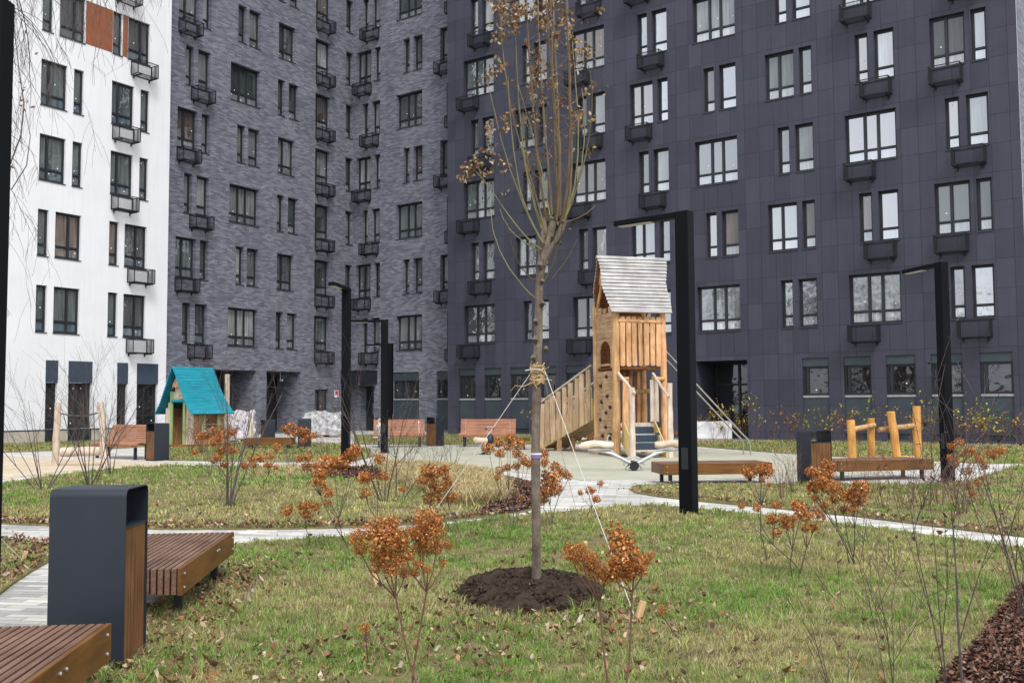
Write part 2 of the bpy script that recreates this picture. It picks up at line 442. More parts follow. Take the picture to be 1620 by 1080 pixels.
# ------------------------------------------------------------------ mesh builder
class MB:
    def __init__(self):
        self.v, self.f, self.mi = [], [], []

    def add(self, vs, fs, mi=0):
        o = len(self.v)
        self.v += [tuple(p) for p in vs]
        self.f += [tuple(i + o for i in q) for q in fs]
        self.mi += [mi]*len(fs)

    def box(self, x0, x1, y0, y1, z0, z1, mi=0, mat=None):
        vs = [Vector(p) for p in ((x0, y0, z0), (x1, y0, z0), (x1, y1, z0), (x0, y1, z0), (x0, y0, z1), (x1, y0, z1), (x1, y1, z1), (x0, y1, z1))]
        if mat is not None:
            vs = [mat @ p for p in vs]
        self.add(vs, [(0, 3, 2, 1), (4, 5, 6, 7), (0, 1, 5, 4), (1, 2, 6, 5), (2, 3, 7, 6), (3, 0, 4, 7)], mi)

    def bevbox(self, x0, x1, y0, y1, z0, z1, b=0.004, mi=0, mat=None):
        """box with chamfered edges running round its three directions"""
        import itertools
        vs, idx = [], {}
        X, Y, Z = (x0, x1), (y0, y1), (z0, z1)
        for i, j, k in itertools.product((0, 1), repeat=3):
            sx, sy, sz = (1 - 2*i)*b, (1 - 2*j)*b, (1 - 2*k)*b
            for ax in range(3):
                p = [X[i], Y[j], Z[k]]
                if ax != 0:
                    p[0] += sx
                if ax != 1:
                    p[1] += sy
                if ax != 2:
                    p[2] += sz
                idx[(i, j, k, ax)] = len(vs)
                vs.append(Vector(p))
        F = []
        for ax in range(3):
            for s in (0, 1):
                q = []
                for (a, c) in ((0, 0), (1, 0), (1, 1), (0, 1)):
                    t = [a, c]
                    t.insert(ax, s)
                    q.append(idx[(t[0], t[1], t[2], ax)])
                F.append(q if (s == 1) == (ax != 1) else q[::-1])
        for ax in range(3):           # edges parallel to ax
            o1, o2 = [a for a in range(3) if a != ax]
            for a in (0, 1):
                for c in (0, 1):
                    def key(e, which):
                        t = [0, 0, 0]
                        t[ax], t[o1], t[o2] = e, a, c
                        return idx[(t[0], t[1], t[2], which)]
                    F.append([key(0, o1), key(1, o1), key(1, o2), key(0, o2)])
        for i, j, k in itertools.product((0, 1), repeat=3):
            F.append([idx[(i, j, k, 0)], idx[(i, j, k, 1)], idx[(i, j, k, 2)]])
        # make all normals point outwards
        cen = Vector(((x0+x1)/2, (y0+y1)/2, (z0+z1)/2))
        out = []
        for q in F:
            n = (vs[q[1]]-vs[q[0]]).cross(vs[q[2]]-vs[q[0]])
            m = sum((vs[i] for i in q), Vector())/len(q)
            out.append(tuple(q) if n.dot(m-cen) > 0 else tuple(q[::-1]))
        if mat is not None:
            vs = [mat @ p for p in vs]
        self.add(vs, out, mi)

    def quad(self, a, b, c, d, mi=0):
        self.add([a, b, c, d], [(0, 1, 2, 3)], mi)

    def tube(self, pts, rad, n=6, mi=0, caps=True, wob=0.0):
        pts = [Vector(p) for p in pts]
        if not hasattr(rad, '__len__'):
            rad = [rad]*len(pts)
        vs, fs = [], []
        up = None
        for i, p in enumerate(pts):
            d = (pts[min(i+1, len(pts)-1)] - pts[max(i-1, 0)])
            if d.length < 1e-9:
                d = Vector((0, 0, 1))
            d.normalize()
            if up is None:
                up = d.orthogonal().normalized()
            else:
                up = (up - d*up.dot(d))
                up = up.normalized() if up.length > 1e-6 else d.orthogonal().normalized()
            s = d.cross(up)
            for k in range(n):
                a = 2*math.pi*k/n
                r = rad[i]*(1 + (rng.uniform(-wob, wob) if wob else 0))
                vs.append(p + (up*math.cos(a) + s*math.sin(a))*r)
        for i in range(len(pts)-1):
            for k in range(n):
                a, b = i*n+k, i*n+(k+1) % n
                fs.append((a, b, b+n, a+n))
        if caps:
            fs.append(tuple(range(n))[::-1])
            fs.append(tuple(range((len(pts)-1)*n, len(pts)*n)))
        self.add(vs, fs, mi)

    def prism(self, poly, h0, h1, axis='y', mi=0, mat=None):
        """poly in the two other axes, swept from h0 to h1"""
        n = len(poly)
        def P(a, b, h):
            return Vector({'y': (a, h, b), 'x': (h, a, b), 'z': (a, b, h)}[axis])
        vs = [P(a, b, h0) for a, b in poly] + [P(a, b, h1) for a, b in poly]
        if mat is not None:
            vs = [mat @ p for p in vs]
        fs = [tuple(range(n)), tuple(range(2*n-1, n-1, -1))]
        for i in range(n):
            j = (i+1) % n
            fs.append((i, i+n, j+n, j))
        self.add(vs, fs, mi)

    def mesh(self, name, mats, smooth=False):
        me = bpy.data.meshes.new(name)
        me.from_pydata(self.v, [], self.f)
        for m in (mats if isinstance(mats, (list, tuple)) else [mats]):
            me.materials.append(m)
        me.polygons.foreach_set('material_index', self.mi)
        if smooth:
            me.polygons.foreach_set('use_smooth', [True]*len(self.f))
        me.update()
        if smooth:
            try:
                me.set_sharp_from_angle(angle=R(40))
            except Exception:
                pass
        return me

    def build(self, name, mats, parent=None, loc=(0, 0, 0), rz=0.0, smooth=False):
        return link(name, self.mesh(name, mats, smooth), parent, loc, rz)


def link(name, me, parent=None, loc=(0, 0, 0), rz=0.0):
    o = bpy.data.objects.new(name, me)
    col.objects.link(o)
    if parent is not None:
        o.parent = parent
    o.location = loc
    o.rotation_euler = (0, 0, rz)
    return o


def tag(o, label=None, cat=None, group=None, kind=None):
    if label:
        o['label'] = label
    if cat:
        o['category'] = cat
    if group:
        o['group'] = group
    if kind:
        o['kind'] = kind
    return o


def empty(name, loc, rz=0.0, label=None, cat=None, group=None):
    o = bpy.data.objects.new(name, None)
    o.empty_display_size = 0.2
    col.objects.link(o)
    o.location = loc
    o.rotation_euler = (0, 0, rz)
    return tag(o, label, cat, group)


def copy_tree(o, parent=None):
    c = o.copy()
    col.objects.link(c)
    if parent is not None:
        c.parent = parent
    for ch in list(o.children):
        copy_tree(ch, c)
    return c


def npmesh(name, verts, nper, faces, cols, mat):
    """verts (n*nper,3), faces: list of index tuples per item; cols (n,3)"""
    n = len(verts)//nper
    me = bpy.data.meshes.new(name)
    loops, starts, tot = [], [], []
    ls = 0
    allidx = []
    fl = [len(f) for f in faces]
    pat = np.concatenate([np.array(f) for f in faces])
    idx = (np.arange(n)[:, None]*nper + pat[None, :]).ravel()
    ft = np.tile(np.array(fl), n)
    st = np.concatenate([[0], np.cumsum(ft)[:-1]])
    me.vertices.add(len(verts))
    me.vertices.foreach_set('co', np.ascontiguousarray(verts, dtype=np.float32).ravel())
    me.loops.add(len(idx))
    me.loops.foreach_set('vertex_index', idx.astype(np.int32))
    me.polygons.add(len(ft))
    me.polygons.foreach_set('loop_start', st.astype(np.int32))
    me.polygons.foreach_set('loop_total', ft.astype(np.int32))
    ca = me.color_attributes.new('Col', 'FLOAT_COLOR', 'POINT')
    cc = np.ones((len(verts), 4), np.float32)
    cc[:, :3] = np.repeat(cols, nper, axis=0) if len(cols) == n else cols
    ca.data.foreach_set('color', cc.ravel())
    me.materials.append(mat)
    me.update()
    me.validate()
    return me


def inpoly(x, y, poly):
    res = np.zeros(len(x), bool)
    n = len(poly)
    for i in range(n):
        x1, y1 = poly[i][0], poly[i][1]
        x2, y2 = poly[(i+1) % n][0], poly[(i+1) % n][1]
        c = ((y1 > y) != (y2 > y))
        with np.errstate(divide='ignore', invalid='ignore'):
            xi = (x2-x1)*(y-y1)/(y2-y1+1e-12)+x1
        res ^= c & (x < xi)
    return res


def vnoise(x, y, s, seed=0):
    """cheap smooth value noise"""
    r = np.random.default_rng(seed)
    T = r.random((64, 64))
    u, v = x*s+100.3, y*s+57.7
    i, j = np.floor(u).astype(int), np.floor(v).astype(int)
    fu, fv = u-i, v-j
    fu, fv = fu*fu*(3-2*fu), fv*fv*(3-2*fv)
    a, b = T[i % 64, j % 64], T[(i+1) % 64, j % 64]
    c, d = T[i % 64, (j+1) % 64], T[(i+1) % 64, (j+1) % 64]
    return (a*(1-fu)+b*fu)*(1-fv)+(c*(1-fu)+d*fu)*fv

# ------------------------------------------------------------------ buildings
AL, AR = 0.561497, -0.933245
FR = {}
for k, a, d, sg in (('W', AL, -36.2524, 1), ('L', AL, -36.787, 1), ('R', AR, 38.946, -1), ('D', AR, 37.008, -1)):
    n = Vector((math.cos(a), -math.sin(a), 0))
    ex = Vector((math.sin(a), math.cos(a), 0))*sg
    FR[k] = (n*d, ex, math.atan2(ex.y, ex.x))


def fpos(k, s, y=0.0, z=0.0):
    O, ex, ang = FR[k]
    ey = Vector((-ex.y, ex.x, 0))
    return O + ex*s + ey*y + Vector((0, 0, z))


# inner corner of the two brick wings
O1, e1, _ = FR['L']
O2, e2, _ = FR['R']
det = e1.x*(-e2.y) + e2.x*e1.y
rhs = O2 - O1
SL = (rhs.x*(-e2.y) + e2.x*rhs.y)/det
SR = (e1.x*rhs.y - e1.y*rhs.x)/det
CORNER = fpos('L', SL)


def wall_mesh(s0, s1, z0, z1, ops):
    """ops: (a, b, c, d, depth, back material index or None)"""
    mb = MB()
    S = sorted({s0, s1} | {o[0] for o in ops} | {o[1] for o in ops})
    Z = sorted({z0, z1} | {o[2] for o in ops} | {o[3] for o in ops})
    for zi in range(len(Z)-1):
        run = None
        zc = (Z[zi]+Z[zi+1])/2
        for si in range(len(S)-1):
            scn = (S[si]+S[si+1])/2
            hole = any(o[0] < scn < o[1] and o[2] < zc < o[3] for o in ops)
            if not hole:
                mb.quad((S[si], 0, Z[zi]), (S[si+1], 0, Z[zi]), (S[si+1], 0, Z[zi+1]), (S[si], 0, Z[zi+1]))
    for (a, b, c, d, dep, back) in ops:
        mb.quad((a, 0, c), (a, 0, d), (a, dep, d), (a, dep, c))
        mb.quad((b, 0, d), (b, 0, c), (b, dep, c), (b, dep, d))
        mb.quad((a, 0, d), (b, 0, d), (b, dep, d), (a, dep, d))
        mb.quad((b, 0, c), (a, 0, c), (a, dep, c), (b, dep, c))
        if back is not None:
            mb.quad((a, dep, c), (b, dep, c), (b, dep, d), (a, dep, d), back)
    return mb


WCACHE = {}


def window_meshes(w, h, layout, rec, variant, pane_mat):
    """layout: tuple of inner mullion places as fractions; local x right, y inward"""
    key = (round(w, 2), round(h, 2), layout, rec, variant, pane_mat)
    if key in WCACHE:
        return WCACHE[key]
    r = random.Random(hash((round(w*100), len(layout), variant)) & 0xffff)
    fr, pn, sl = MB(), MB(), MB()
    t, T = 0.07, 0.46
    y0, y1 = rec, rec+0.07
    fr.box(0.004, t, y0, y1, 0.004, h-0.004)
    fr.box(w-t, w-0.004, y0, y1, 0.004, h-0.004)
    fr.box(t, w-t, y0+.002, y1, 0.004, t)
    fr.box(t, w-t, y0+.002, y1, h-t, h-0.004)
    xs = [t] + [w*f for f in layout] + [w-t]
    for f in layout:
        fr.box(w*f-0.042, w*f+0.042, y0-0.004, y1, t, h-t)
    for i in range(len(xs)-1):
        a = xs[i] + (0.042 if i > 0 else 0)
        b = xs[i+1] - (0.042 if i < len(xs)-2 else 0)
        if h > 1.5:
            fr.box(a, b, y0-0.002, y1, T-0.03, T+0.03)
            cells = [(t, T-0.03), (T+0.03, h-t)]
        else:
            cells = [(t, h-t)]
        for (c, d) in cells:
            # inner sash, a thin lip round each pane
            s = 0.018
            fr.box(a, a+s, y0+0.02, y1, c, d)
            fr.box(b-s, b, y0+0.02, y1, c, d)
            fr.box(a+s, b-s, y0+0.021, y1, c, c+s)
            fr.box(a+s, b-s, y0+0.021, y1, d-s, d)
            ty, tz = r.uniform(-.0025, .0025), r.uniform(-.003, .003)
            yy = y0+0.05
            pn.quad((a, yy-ty, c), (b, yy+ty, c), (b, yy+ty+tz, d), (a, yy-ty+tz, d), 2 if (c < .2 and h > 1.5) else 0)
            if r.random() < 0.45:
                q = 0.023
                px, pz = r.uniform(a+0.08, b-0.08), r.uniform(c+0.07, min(d-.07, c+0.5))
                if r.random() < .25:
                    pz = d-0.15
                pn.box(px-q, px+q, yy-0.012, yy-0.006, pz-q, pz+q, 1)
    sl.box(-0.02, w+0.02, -0.035, rec, -0.035, -0.002)
    res = (fr.mesh('window_frame', M['frame']), pn.mesh('window_pane', [M[pane_mat], M['sticker'], M[pane_mat+'2'] if pane_mat != 'pane_g' else M['pane_g']]), sl.mesh('window_sill', M['sill']))
    WCACHE[key] = res
    return res


def put_window(k, bld, s0, s1, z, h, layout, rec, pane_mat, sill=True):
    w = s1-s0
    fm, pm, sm = window_meshes(w, h, layout, rec, rng.randrange(5), pane_mat)
    o = link('window', fm, bld, fpos(k, s0, 0, z) - bld.location, FR[k][2])
    link('pane', pm, o)
    if sill:
        link('sill', sm, o)
    return o


def basket_mesh():
    mb = MB()
    w, d, h = 1.06, 0.5, 0.62
    b = 0.026
    for z in (-h, -0.03):
        mb.box(0, w, -d, -d+b, z, z+b)
        mb.box(0, w, -b, 0, z, z+b)
        mb.box(0, b, -d+b, -b, z, z+b)
        mb.box(w-b, w, -d+b, -b, z, z+b)
    for x in (0, w-b):
        mb.box(x+.001, x+b-.001, -d+.001, -d+b-.001, -h+b, -0.03)
        mb.box(x+.001, x+b-.001, -b+.001, -0.001, -h+b, -0.03)
    n = 21
    for i in range(1, n):
        x = w*i/n
        mb.box(x-.0048, x+.0048, -d+.004, -d+.016, -h+b, -0.03)
    n = 9
    for i in range(1, n):
        y = -d + d*i/n
        for x in (0.004, w-0.016):
            mb.box(x, x+0.012, y-.006, y+.006, -h+b, -0.03)
    # perforated floor plate on two brackets
    for i in range(9):
        y = -d+b+0.006+i*(d-2*b-0.02)/9
        mb.box(b, w-b, y, y+0.014, -h+.004, -h+.012)
    for x in (0.12, w-0.15):
        mb.box(x, x+0.04, -d-0.03, 0, -h-0.055, -h-0.004)
        mb.box(x, x+0.04, -0.06, 0, -h-0.13, -h-0.056)
    return mb.mesh('basket', M['basket'])


BASK = basket_mesh()


def put_basket(k, bld, s, z):
    return link('air_conditioner_basket', BASK, bld, fpos(k, s, 0, z-0.05) - bld.location, FR[k][2])


TOP = 37.5
THREE = (0.37, 0.63)
wins = {'W': [], 'L': [], 'R': [], 'D': []}
basks = {'W': [], 'L': [], 'R': [], 'D': []}
# white wing: narrow sash left of the wide one on floors 1, 2, 5, 6, right of it on 3, 4
for f in range(1, 7):
    z = 4.35 + 3*(f-1)
    for c0 in (22.78, 25.98):
        e = 0.0 if c0 < 24 else -0.03
        if f in (1, 2, 5, 6):
            wins['W'] += [(c0, c0+.46, z, 1.84, ()), (c0+.75, c0+1.89+e, z, 1.84, (0.56,) if f < 3 else (0.62,))]
        else:
            wins['W'] += [(c0, c0+1.13+e, z, 1.84, (0.34,)), (c0+1.43, c0+1.88, z, 1.84, ())]
        if c0 > 24:
            basks['W'].append(((26.88 if f in (1, 2, 5) else 26.02), z))
for f in range(1, 8):
    z = 4.29 + 3*(f-1)
    h = 1.85
    odd = f % 2 == 1
    if odd:
        wins['L'] += [(30.24, 30.70, z, h, ()), (30.96, 31.68, z, h, ())]
        basks['L'].append((30.55, z))
        wins['L'] += [(32.93, 34.83, z, h, THREE), (36.06, 36.55, z, h, ()), (36.84, 37.55, z, h, ())]
    else:
        wins['L'] += [(29.81, 30.96, z, h, (0.42,)), (31.20, 31.69, z, h, ())]
        basks['L'].append((29.78, z))
        wins['L'] += [(33.38, 33.90, z, h, ()), (34.09, 34.84, z, h, ()), (36.10, 37.28, z, h, (0.42,))]
    wins['L'] += [(38.82, 39.97, z, h, (0.26,))]
    basks['L'].append((38.82, z))
    if f > 1:
        wins['L'] += [(41.24, 41.81, z, h, ())]
    # right brick wing (s = -u)
    if odd:
        wins['R'] += [(-39.14, -38.70, z, h, ()), (-38.41, -37.79, z, h, ()), (-36.55, -34.70, z, h, THREE), (-33.00, -32.3, z, h, ())]
        basks['R'] += [(-38.92, z), (-32.75, z)]
    else:
        wins['R'] += [(-39.60, -38.48, z, h, (0.45,)), (-38.23, -37.77, z, h, ()), (-36.06, -35.60, z, h, ()), (-35.33, -34.68, z, h, ()), (-33.45, -32.3, z, h, (0.45,))]
        basks['R'] += [(-39.5, z), (-33.5, z)]
h = 1.84
for f in range(1, 7):
    z = 4.31 + 3*(f-1)
    odd = f % 2 == 1
    P = lambda r0: [(-(r0+1.41), -(r0+.94), z, h, ()), (-(r0+.72), -r0, z, h, ())]
    T3 = lambda r0: [(-(r0+1.86), -r0, z, h, THREE)]
    DN = lambda r0: [(-(r0+1.87), -(r0+.70), z, h, (0.45,)), (-(r0+.50), -r0, z, h, ())]
    D_ = wins['D']
    D_ += T3(28.42) if odd else P(28.42)
    D_ += P(25.34) if odd else [(-27.17, -26.02, z, h, (0.45,)), (-25.83, -25.36, z, h, ())]
    D_ += [(-24.03, -22.27, z, h, THREE)] if odd else P(22.27)
    D_ += P(19.19) if odd else [(-21.01, -19.90, z, h, (0.45,)), (-19.68, -19.19, z, h, ())]
    D_ += T3(16.12) if odd else P(16.13)
    D_ += P(13.02) if odd else DN(13.02)
    D_ += T3(9.95) if odd else P(9.95)
    D_ += P(6.86) if odd else DN(6.84)
    B_ = basks['D']
    B_ += [(-30.36 if odd else -29.66, z), (-24.1 if odd else -23.45, z)]
    if f != 1:
        B_ += [(-20.38 if odd else -21.0, z)]
    B_ += [(-11.77 if odd else -11.11, z), (-8.03 if odd else -8.69, z)]

white_house = empty('apartment_building', CORNER*0 + fpos('W', 24), 0, 'white rendered apartment block with dark windows and one rust coloured panel', 'building')
brick_house = empty('apartment_building', CORNER.copy(), 0, 'slate grey brick apartment block with an inner corner between its two wings', 'building')
dark_house = empty('apartment_building', fpos('D', -18), 0, 'charcoal panel clad apartment block behind the wooden play tower', 'building')
BL = {'W': white_house, 'L': brick_house, 'R': brick_house, 'D': dark_house}


def bpart(k, name, mb, mats, smooth=False):
    return mb.build(name, mats, BL[k], fpos(k, 0) - BL[k].location, FR[k][2], smooth)


REC = {'W': 0.10, 'L': 0.20, 'R': 0.20, 'D': 0.17}
# ground floor openings
gW = [(23.27, 23.77), (24.25, 25.3), (26.5, 27.0), (27.47, 28.53)]
gD = [(-30.61, -29.6), (-29.06, -28.05), (-27.53, -26.5), (-25.99, -24.97), (-24.44, -23.4), (-22.9, -21.9),
      (-13.66, -12.64), (-12.09, -11.08), (-10.56, -9.53), (-9.01, -7.97), (-7.42, -6.38)]
ops = {k: [(s0, s1, z, z+hh, REC[k]+0.06, None) for (s0, s1, z, hh, l) in wins[k]] for k in wins}
ops['W'] += [(a, b, 0.5, 3.25, 0.22, None) for a, b in gW]
ops['D'] += [(a, b, 0.12, 3.12, 0.25, 0) for a, b in gD] + [(-18.09, -15.88, 0.02, 3.13, 1.9, 0)]
ops['L'] += [(32.0, 34.76, 0.02, 3.13, 1.9, 0), (35.47, 37.87, 0.02, 3.14, 1.9, 0), (38.91, 39.97, 0.94, 2.27, 0.26, None)]
ops['R'] += [(-39.2, -38.2, 0.02, 2.45, 0.5, 0), (-36.77, -34.92, 0.12, 3.13, 0.24, 0), (-33.7, -32.6, 0.12, 3.13, 0.24, 0)]

mb = wall_mesh(14.0, 28.97, 0.5, TOP, ops['W'])
mb.quad((28.97, 0, 0), (28.97, 6, 0), (28.97, 6, TOP), (28.97, 0, TOP))
mb.quad((14.0, 12, 0), (14.0, 0, 0), (14.0, 0, TOP), (14.0, 12, TOP))
mb.quad((14.0, 0, TOP), (28.97, 0, TOP), (28.97, 12, TOP), (14, 12, TOP))
bpart('W', 'wall', mb, M['stucco'])
mb = wall_mesh(28.90, SL, 0, TOP, ops['L'])
mb.quad((28.9, 0, TOP), (SL, 0, TOP), (SL, 12, TOP), (28.9, 12, TOP))
bpart('L', 'wall', mb, M['brick'])
mb = wall_mesh(SR, -29.5, 0, TOP, ops['R'])
mb.quad((SR, 0, TOP), (-29.5, 0, TOP), (-29.5, 12, TOP), (SR, 12, TOP))
bpart('R', 'wall', mb, M['brick'])
mb = wall_mesh(-31.31, -5.89, 0, TOP, ops['D'])
mb.quad((-31.31, 5, 0), (-31.31, 0, 0), (-31.31, 0, TOP), (-31.31, 5, TOP))
mb.quad((-31.31, 0, TOP), (-5.89, 0, TOP), (-5.89, 12, TOP), (-31.31, 12, TOP))
bpart('D', 'wall', mb, M['panel'])
mb = MB()
mb.quad((-5.886, 0.003, 0), (-5.886, 12, 0), (-5.886, 12, TOP), (-5.886, 0.003, TOP))
bpart('D', 'side_wall', mb, M['brick'])

for k in 'WLRD':
    for (s0, s1, z, hh, lay) in wins[k]:
        put_window(k, BL[k], s0, s1, z, hh, lay, REC[k], {'W': 'pane_w', 'L': 'pane_l', 'R': 'pane_l', 'D': 'pane_d'}[k])
    for (s, z) in basks[k]:
        put_basket(k, BL[k], s, z)

# white wing: rust panel, plinth, tall ground floor windows
mb = MB()
mb.box(24.69, 25.96, -0.012, -0.002, 16.37, 18.19)
bpart('W', 'rust_panel', mb, M['orange'])
mb = MB()
mb.box(26.46, 26.71, -0.012, -0.002, 16.37, 18.19)
bpart('W', 'rust_panel', mb, M['orange'])
mb = MB()
mb.box(14.0, 28.97, -0.03, 0.2, 0, 0.5)
bpart('W', 'plinth', mb, M['plinth'])
mb = MB()
mb.box(14.0, 28.97, -0.045, 0.0, 0.502, 0.54)
for a, b in gW:
    mb.box(a, b, -0.034, -0.031, 0.02, 0.5)
bpart('W', 'plinth_trim', mb, M['frame'])
for a, b in gW:
    mb = MB()
    w = b-a
    mb.box(a-.01, b+.01, -0.02, 0.1, 2.39, 3.26)
    o = bpart('W', 'transom_panel', mb, M['bluepanel2'])
    lay = (0.42,) if w > .8 else ()
    fr = put_window('W', BL['W'], a, b, 0.56, 1.83, lay, 0.12, 'pane_g', False)

# dark block: shop bays
for a, b in gD:
    mb = MB()
    mb.box(a+.003, b-.003, 0.05, 0.2, 2.80, 3.115)
    bpart('D', 'transom_panel', mb, M['bluepanel'])
    mb = MB()
    mb.box(a+.003, b-.003, 0.06, 0.2, 0.13, 1.62)
    bay = bpart('D', 'bay_panel', mb, M['bluepanel'])
    mb = MB()
    mb.box(a+.004, b-.004, 0.03, 0.2, 1.622, 1.70)
    s = mb.build('sill', M['lightsill'], bay)
    mb = MB()
    mb.box(a+.004, b-.004, -0.02, 0.06, 0.30, 0.34)
    mb.build('lower_ledge', M['sill'], bay)
    put_window('D', BL['D'], a+.002, b-.002, 1.70, 1.10, (0.17,), 0.10, 'pane_g', False)
for (k, a, b) in (('R', -36.77, -34.92), ('R', -33.7, -32.6)):
    mb = MB()
    mb.box(a+.003, b-.003, 0.04, 0.2, 2.68, 3.12)
    bpart(k, 'transom_panel', mb, M['bluepanel'])
    mb = MB()
    mb.box(a+.003, b-.003, 0.05, 0.2, 0.13, 1.66)
    bay = bpart(k, 'bay_panel', mb, M['bluepanel'])
    mb = MB()
    mb.box(a+.004, b-.004, 0.02, 0.2, 1.662, 1.73)
    mb.build('sill', M['lightsill'], bay)
    put_window(k, BL[k], a+.002, b-.002, 1.73, 0.95, (0.33, 0.66), 0.10, 'pane_g', False)
put_window('L', BL['L'], 38.91, 39.97, 0.94, 1.33, (0.42,), 0.17, 'pane_l')


def glass_door(k, a, b, y, z1, name='entrance_door', split=0.5):
    mb = MB()
    t = 0.07
    mb.box(a, b, y, y+.09, z1-.1, z1)
    mb.box(a, b, y, y+.09, 2.15, 2.24)
    for x in (a, a+(b-a)*split-.05, b-t):
        mb.box(x, x+t+.02, y-.01, y+.09, 0.03, z1-.1)
    mb.box(a+t, b-t, y+.001, y+.08, 0.03, 0.2)
    o = bpart(k, name, mb, M['frame'])
    mb = MB()
    mb.quad((a, y+.05, 0.03), (b, y+.05, .03), (b, y+.05, z1), (a, y+.05, z1))
    mb.build('pane', [M['pane_g']], o)
    mb = MB()
    hx = a+(b-a)*split+.12
    mb.tube([(hx, y-.06, 0.9), (hx, y-.06, 1.5)], 0.015, 6)
    mb.build('handle', M['steel'], o)
    return o


glass_door('D', -18.05, -15.92, 1.75, 3.1)
glass_door('L', 32.05, 34.7, 1.75, 3.1)
glass_door('L', 35.5, 37.84, 1.7, 3.1)
glass_door('R', -39.15, -38.25, 0.4, 2.42)
# dark canopy over the corner door
mb = MB()
mb.box(SR+0.03, -37.95, -0.95, 0.0, 2.56, 3.2)
mb.box(SR+0.01, -37.93, -0.97, 0.0, 3.2, 3.26)
cn = bpart('R', 'door_canopy', mb, M['darkmetal'])
mb = MB()
mb.tube([(-38.7, -.6, 2.50), (-38.7, -.6, 2.56)], 0.09, 12)
mb.build('canopy_light', M['led'], cn)
# small red and white notice, wall taps below it
mb = MB()
mb.box(40.43, 40.72, -0.02, -0.003, 1.83, 2.21, 0)
mb.box(40.46, 40.69, -0.024, -0.021, 1.95, 2.18, 1)
bpart('L', 'wall_notice', mb, [M['whitepaint'], M['red']])
for sx in (40.42, 40.66):
    mb = MB()
    mb.tube([(sx, 0.0, 1.33), (sx, -0.09, 1.33)], 0.05, 10)
    mb.tube([(sx, -0.09, 1.33), (sx, -0.12, 1.33)], 0.065, 10)
    bpart('L', 'wall_hydrant', mb, M['steel'])
# camera bracket light on the brick entrance
mb = MB()
mb.tube([(37.3, 0.9, 2.72), (37.3, 0.75, 2.72)], 0.06, 10)
mb.tube([(37.3, 0.9, 2.72), (37.3, 0.9, 3.13)], 0.02, 6)
bpart('L', 'security_camera', mb, M['whitepaint'])

# ------------------------------------------------------------------ ground sheets
def sheet(name, pts, z, mat, sub=0, edge=0.0):
    """flat polygon with an optional skirt down to the ground"""
    me = bpy.data.meshes.new(name)
    n = len(pts)
    vs = [(p[0], p[1], z) for p in pts]
    fs = [tuple(range(n))]
    a = sum(pts[i][0]*pts[(i+1) % n][1]-pts[(i+1) % n][0]*pts[i][1] for i in range(n))
    if a < 0:
        fs = [tuple(range(n))[::-1]]
    if edge:
        vs += [(p[0], p[1], z-edge) for p in pts]
        fs += [(i, (i+1) % n, (i+1) % n+n, i+n) for i in range(n)]
    me.from_pydata(vs, [], fs)
    me.materials.append(M[mat])
    o = bpy.data.objects.new(name, me)
    col.objects.link(o)
    tag(o, kind='structure')
    return o


def smooth_poly(pts, step=0.5, closed=True, wob=0.0):
    """Catmull-Rom through the points"""
    out = []
    n = len(pts)
    for i in range(n):
        p0, p1, p2, p3 = (Vector(pts[(i+j-1) % n][:2]) for j in range(4))
        L = (p2-p1).length
        k = max(1, min(12, int(L/step)))
        if L > 25:
            k = 1
        for j in range(k):
            t = j/k
            q = 0.5*((2*p1)+(-p0+p2)*t+(2*p0-5*p1+4*p2-p3)*t*t+(-p0+3*p1-3*p2+p3)*t**3) if k > 1 else p1.copy()
            out.append((q.x, q.y))
    return out


g = lambda *ps: [tuple(G(a, b)[:2]) for a, b in ps]
LZ = 0.018
# base land to the horizon and the paving
gr = sheet('ground', [(-400, -300), (400, -300), (400, 500), (-400, 500)], -0.03, 'asphalt')
pv = sheet('paving', [(-60, -12), (50, -12), (50, 60), (-60, 60)], 0.0, 'paver')

F_edge = g((345, 864), (375, 861), (420, 858), (500, 852), (570, 848), (650, 839), (730, 829), (800, 820), (860, 814), (920, 807), (985, 801), (1045, 801), (1100, 805), (1200, 815), (1300, 826), (1400, 838), (1500, 852), (1620, 868), (1800, 893))
polyF = F_edge + [(9, 4), (9, -6), (-1.6, -6), (-2.1, 1.0), (-2.32, 4.0), (-2.5, 5.6), (-2.62, 7.0), (-2.95, 9.4)]
polyF_l = smooth_poly(polyF[:19], 0.4)[:]
polyLP = g((-260, 848), (0, 853), (45, 857), (78, 864), (88, 873), (80, 888), (50, 905), (20, 925), (0, 941), (-260, 1010))
polyA = g((-260, 777), (0, 765), (50, 757), (110, 749), (190, 741), (300, 737), (400, 739), (500, 739), (600, 738), (680, 742), (760, 750), (815, 759), (850, 770), (866, 785), (858, 799), (830, 810), (780, 817), (700, 826), (600, 834), (480, 837), (370, 838), (250, 838), (150, 835), (0, 829), (-260, 819))
polyB = g((996, 775), (1002, 769), (1030, 767), (1100, 767), (1240, 766), (1400, 767), (1490, 766), (1545, 757), (1590, 743), (1625, 737), (1760, 744), (1900, 800), (1800, 874), (1620, 850), (1500, 836), (1400, 823), (1300, 812), (1200, 802), (1100, 793), (1040, 786), (1005, 780))
polyC = g((1100, 700), (1230, 698), (1400, 700), (1620, 706), (1900, 716), (1900, 742), (1760, 737), (1625, 733), (1560, 734), (1500, 730.5), (1310, 721.5), (1230, 716.5), (1160, 711), (1100, 706))
polyP = g((600, 722), (592, 710), (640, 706), (760, 706), (880, 706), (1000, 707), (1100, 709), (1160, 713), (1230, 718), (1310, 723), (1500, 733), (1440, 744), (1330, 754), (1240, 757), (1100, 757), (1000, 759), (920, 759), (840, 750), (760, 740), (690, 732), (640, 727))
polyD = g((560, 688), (700, 687.5), (880, 689), (980, 692), (985, 700), (880, 703), (700, 703.5), (560, 703))
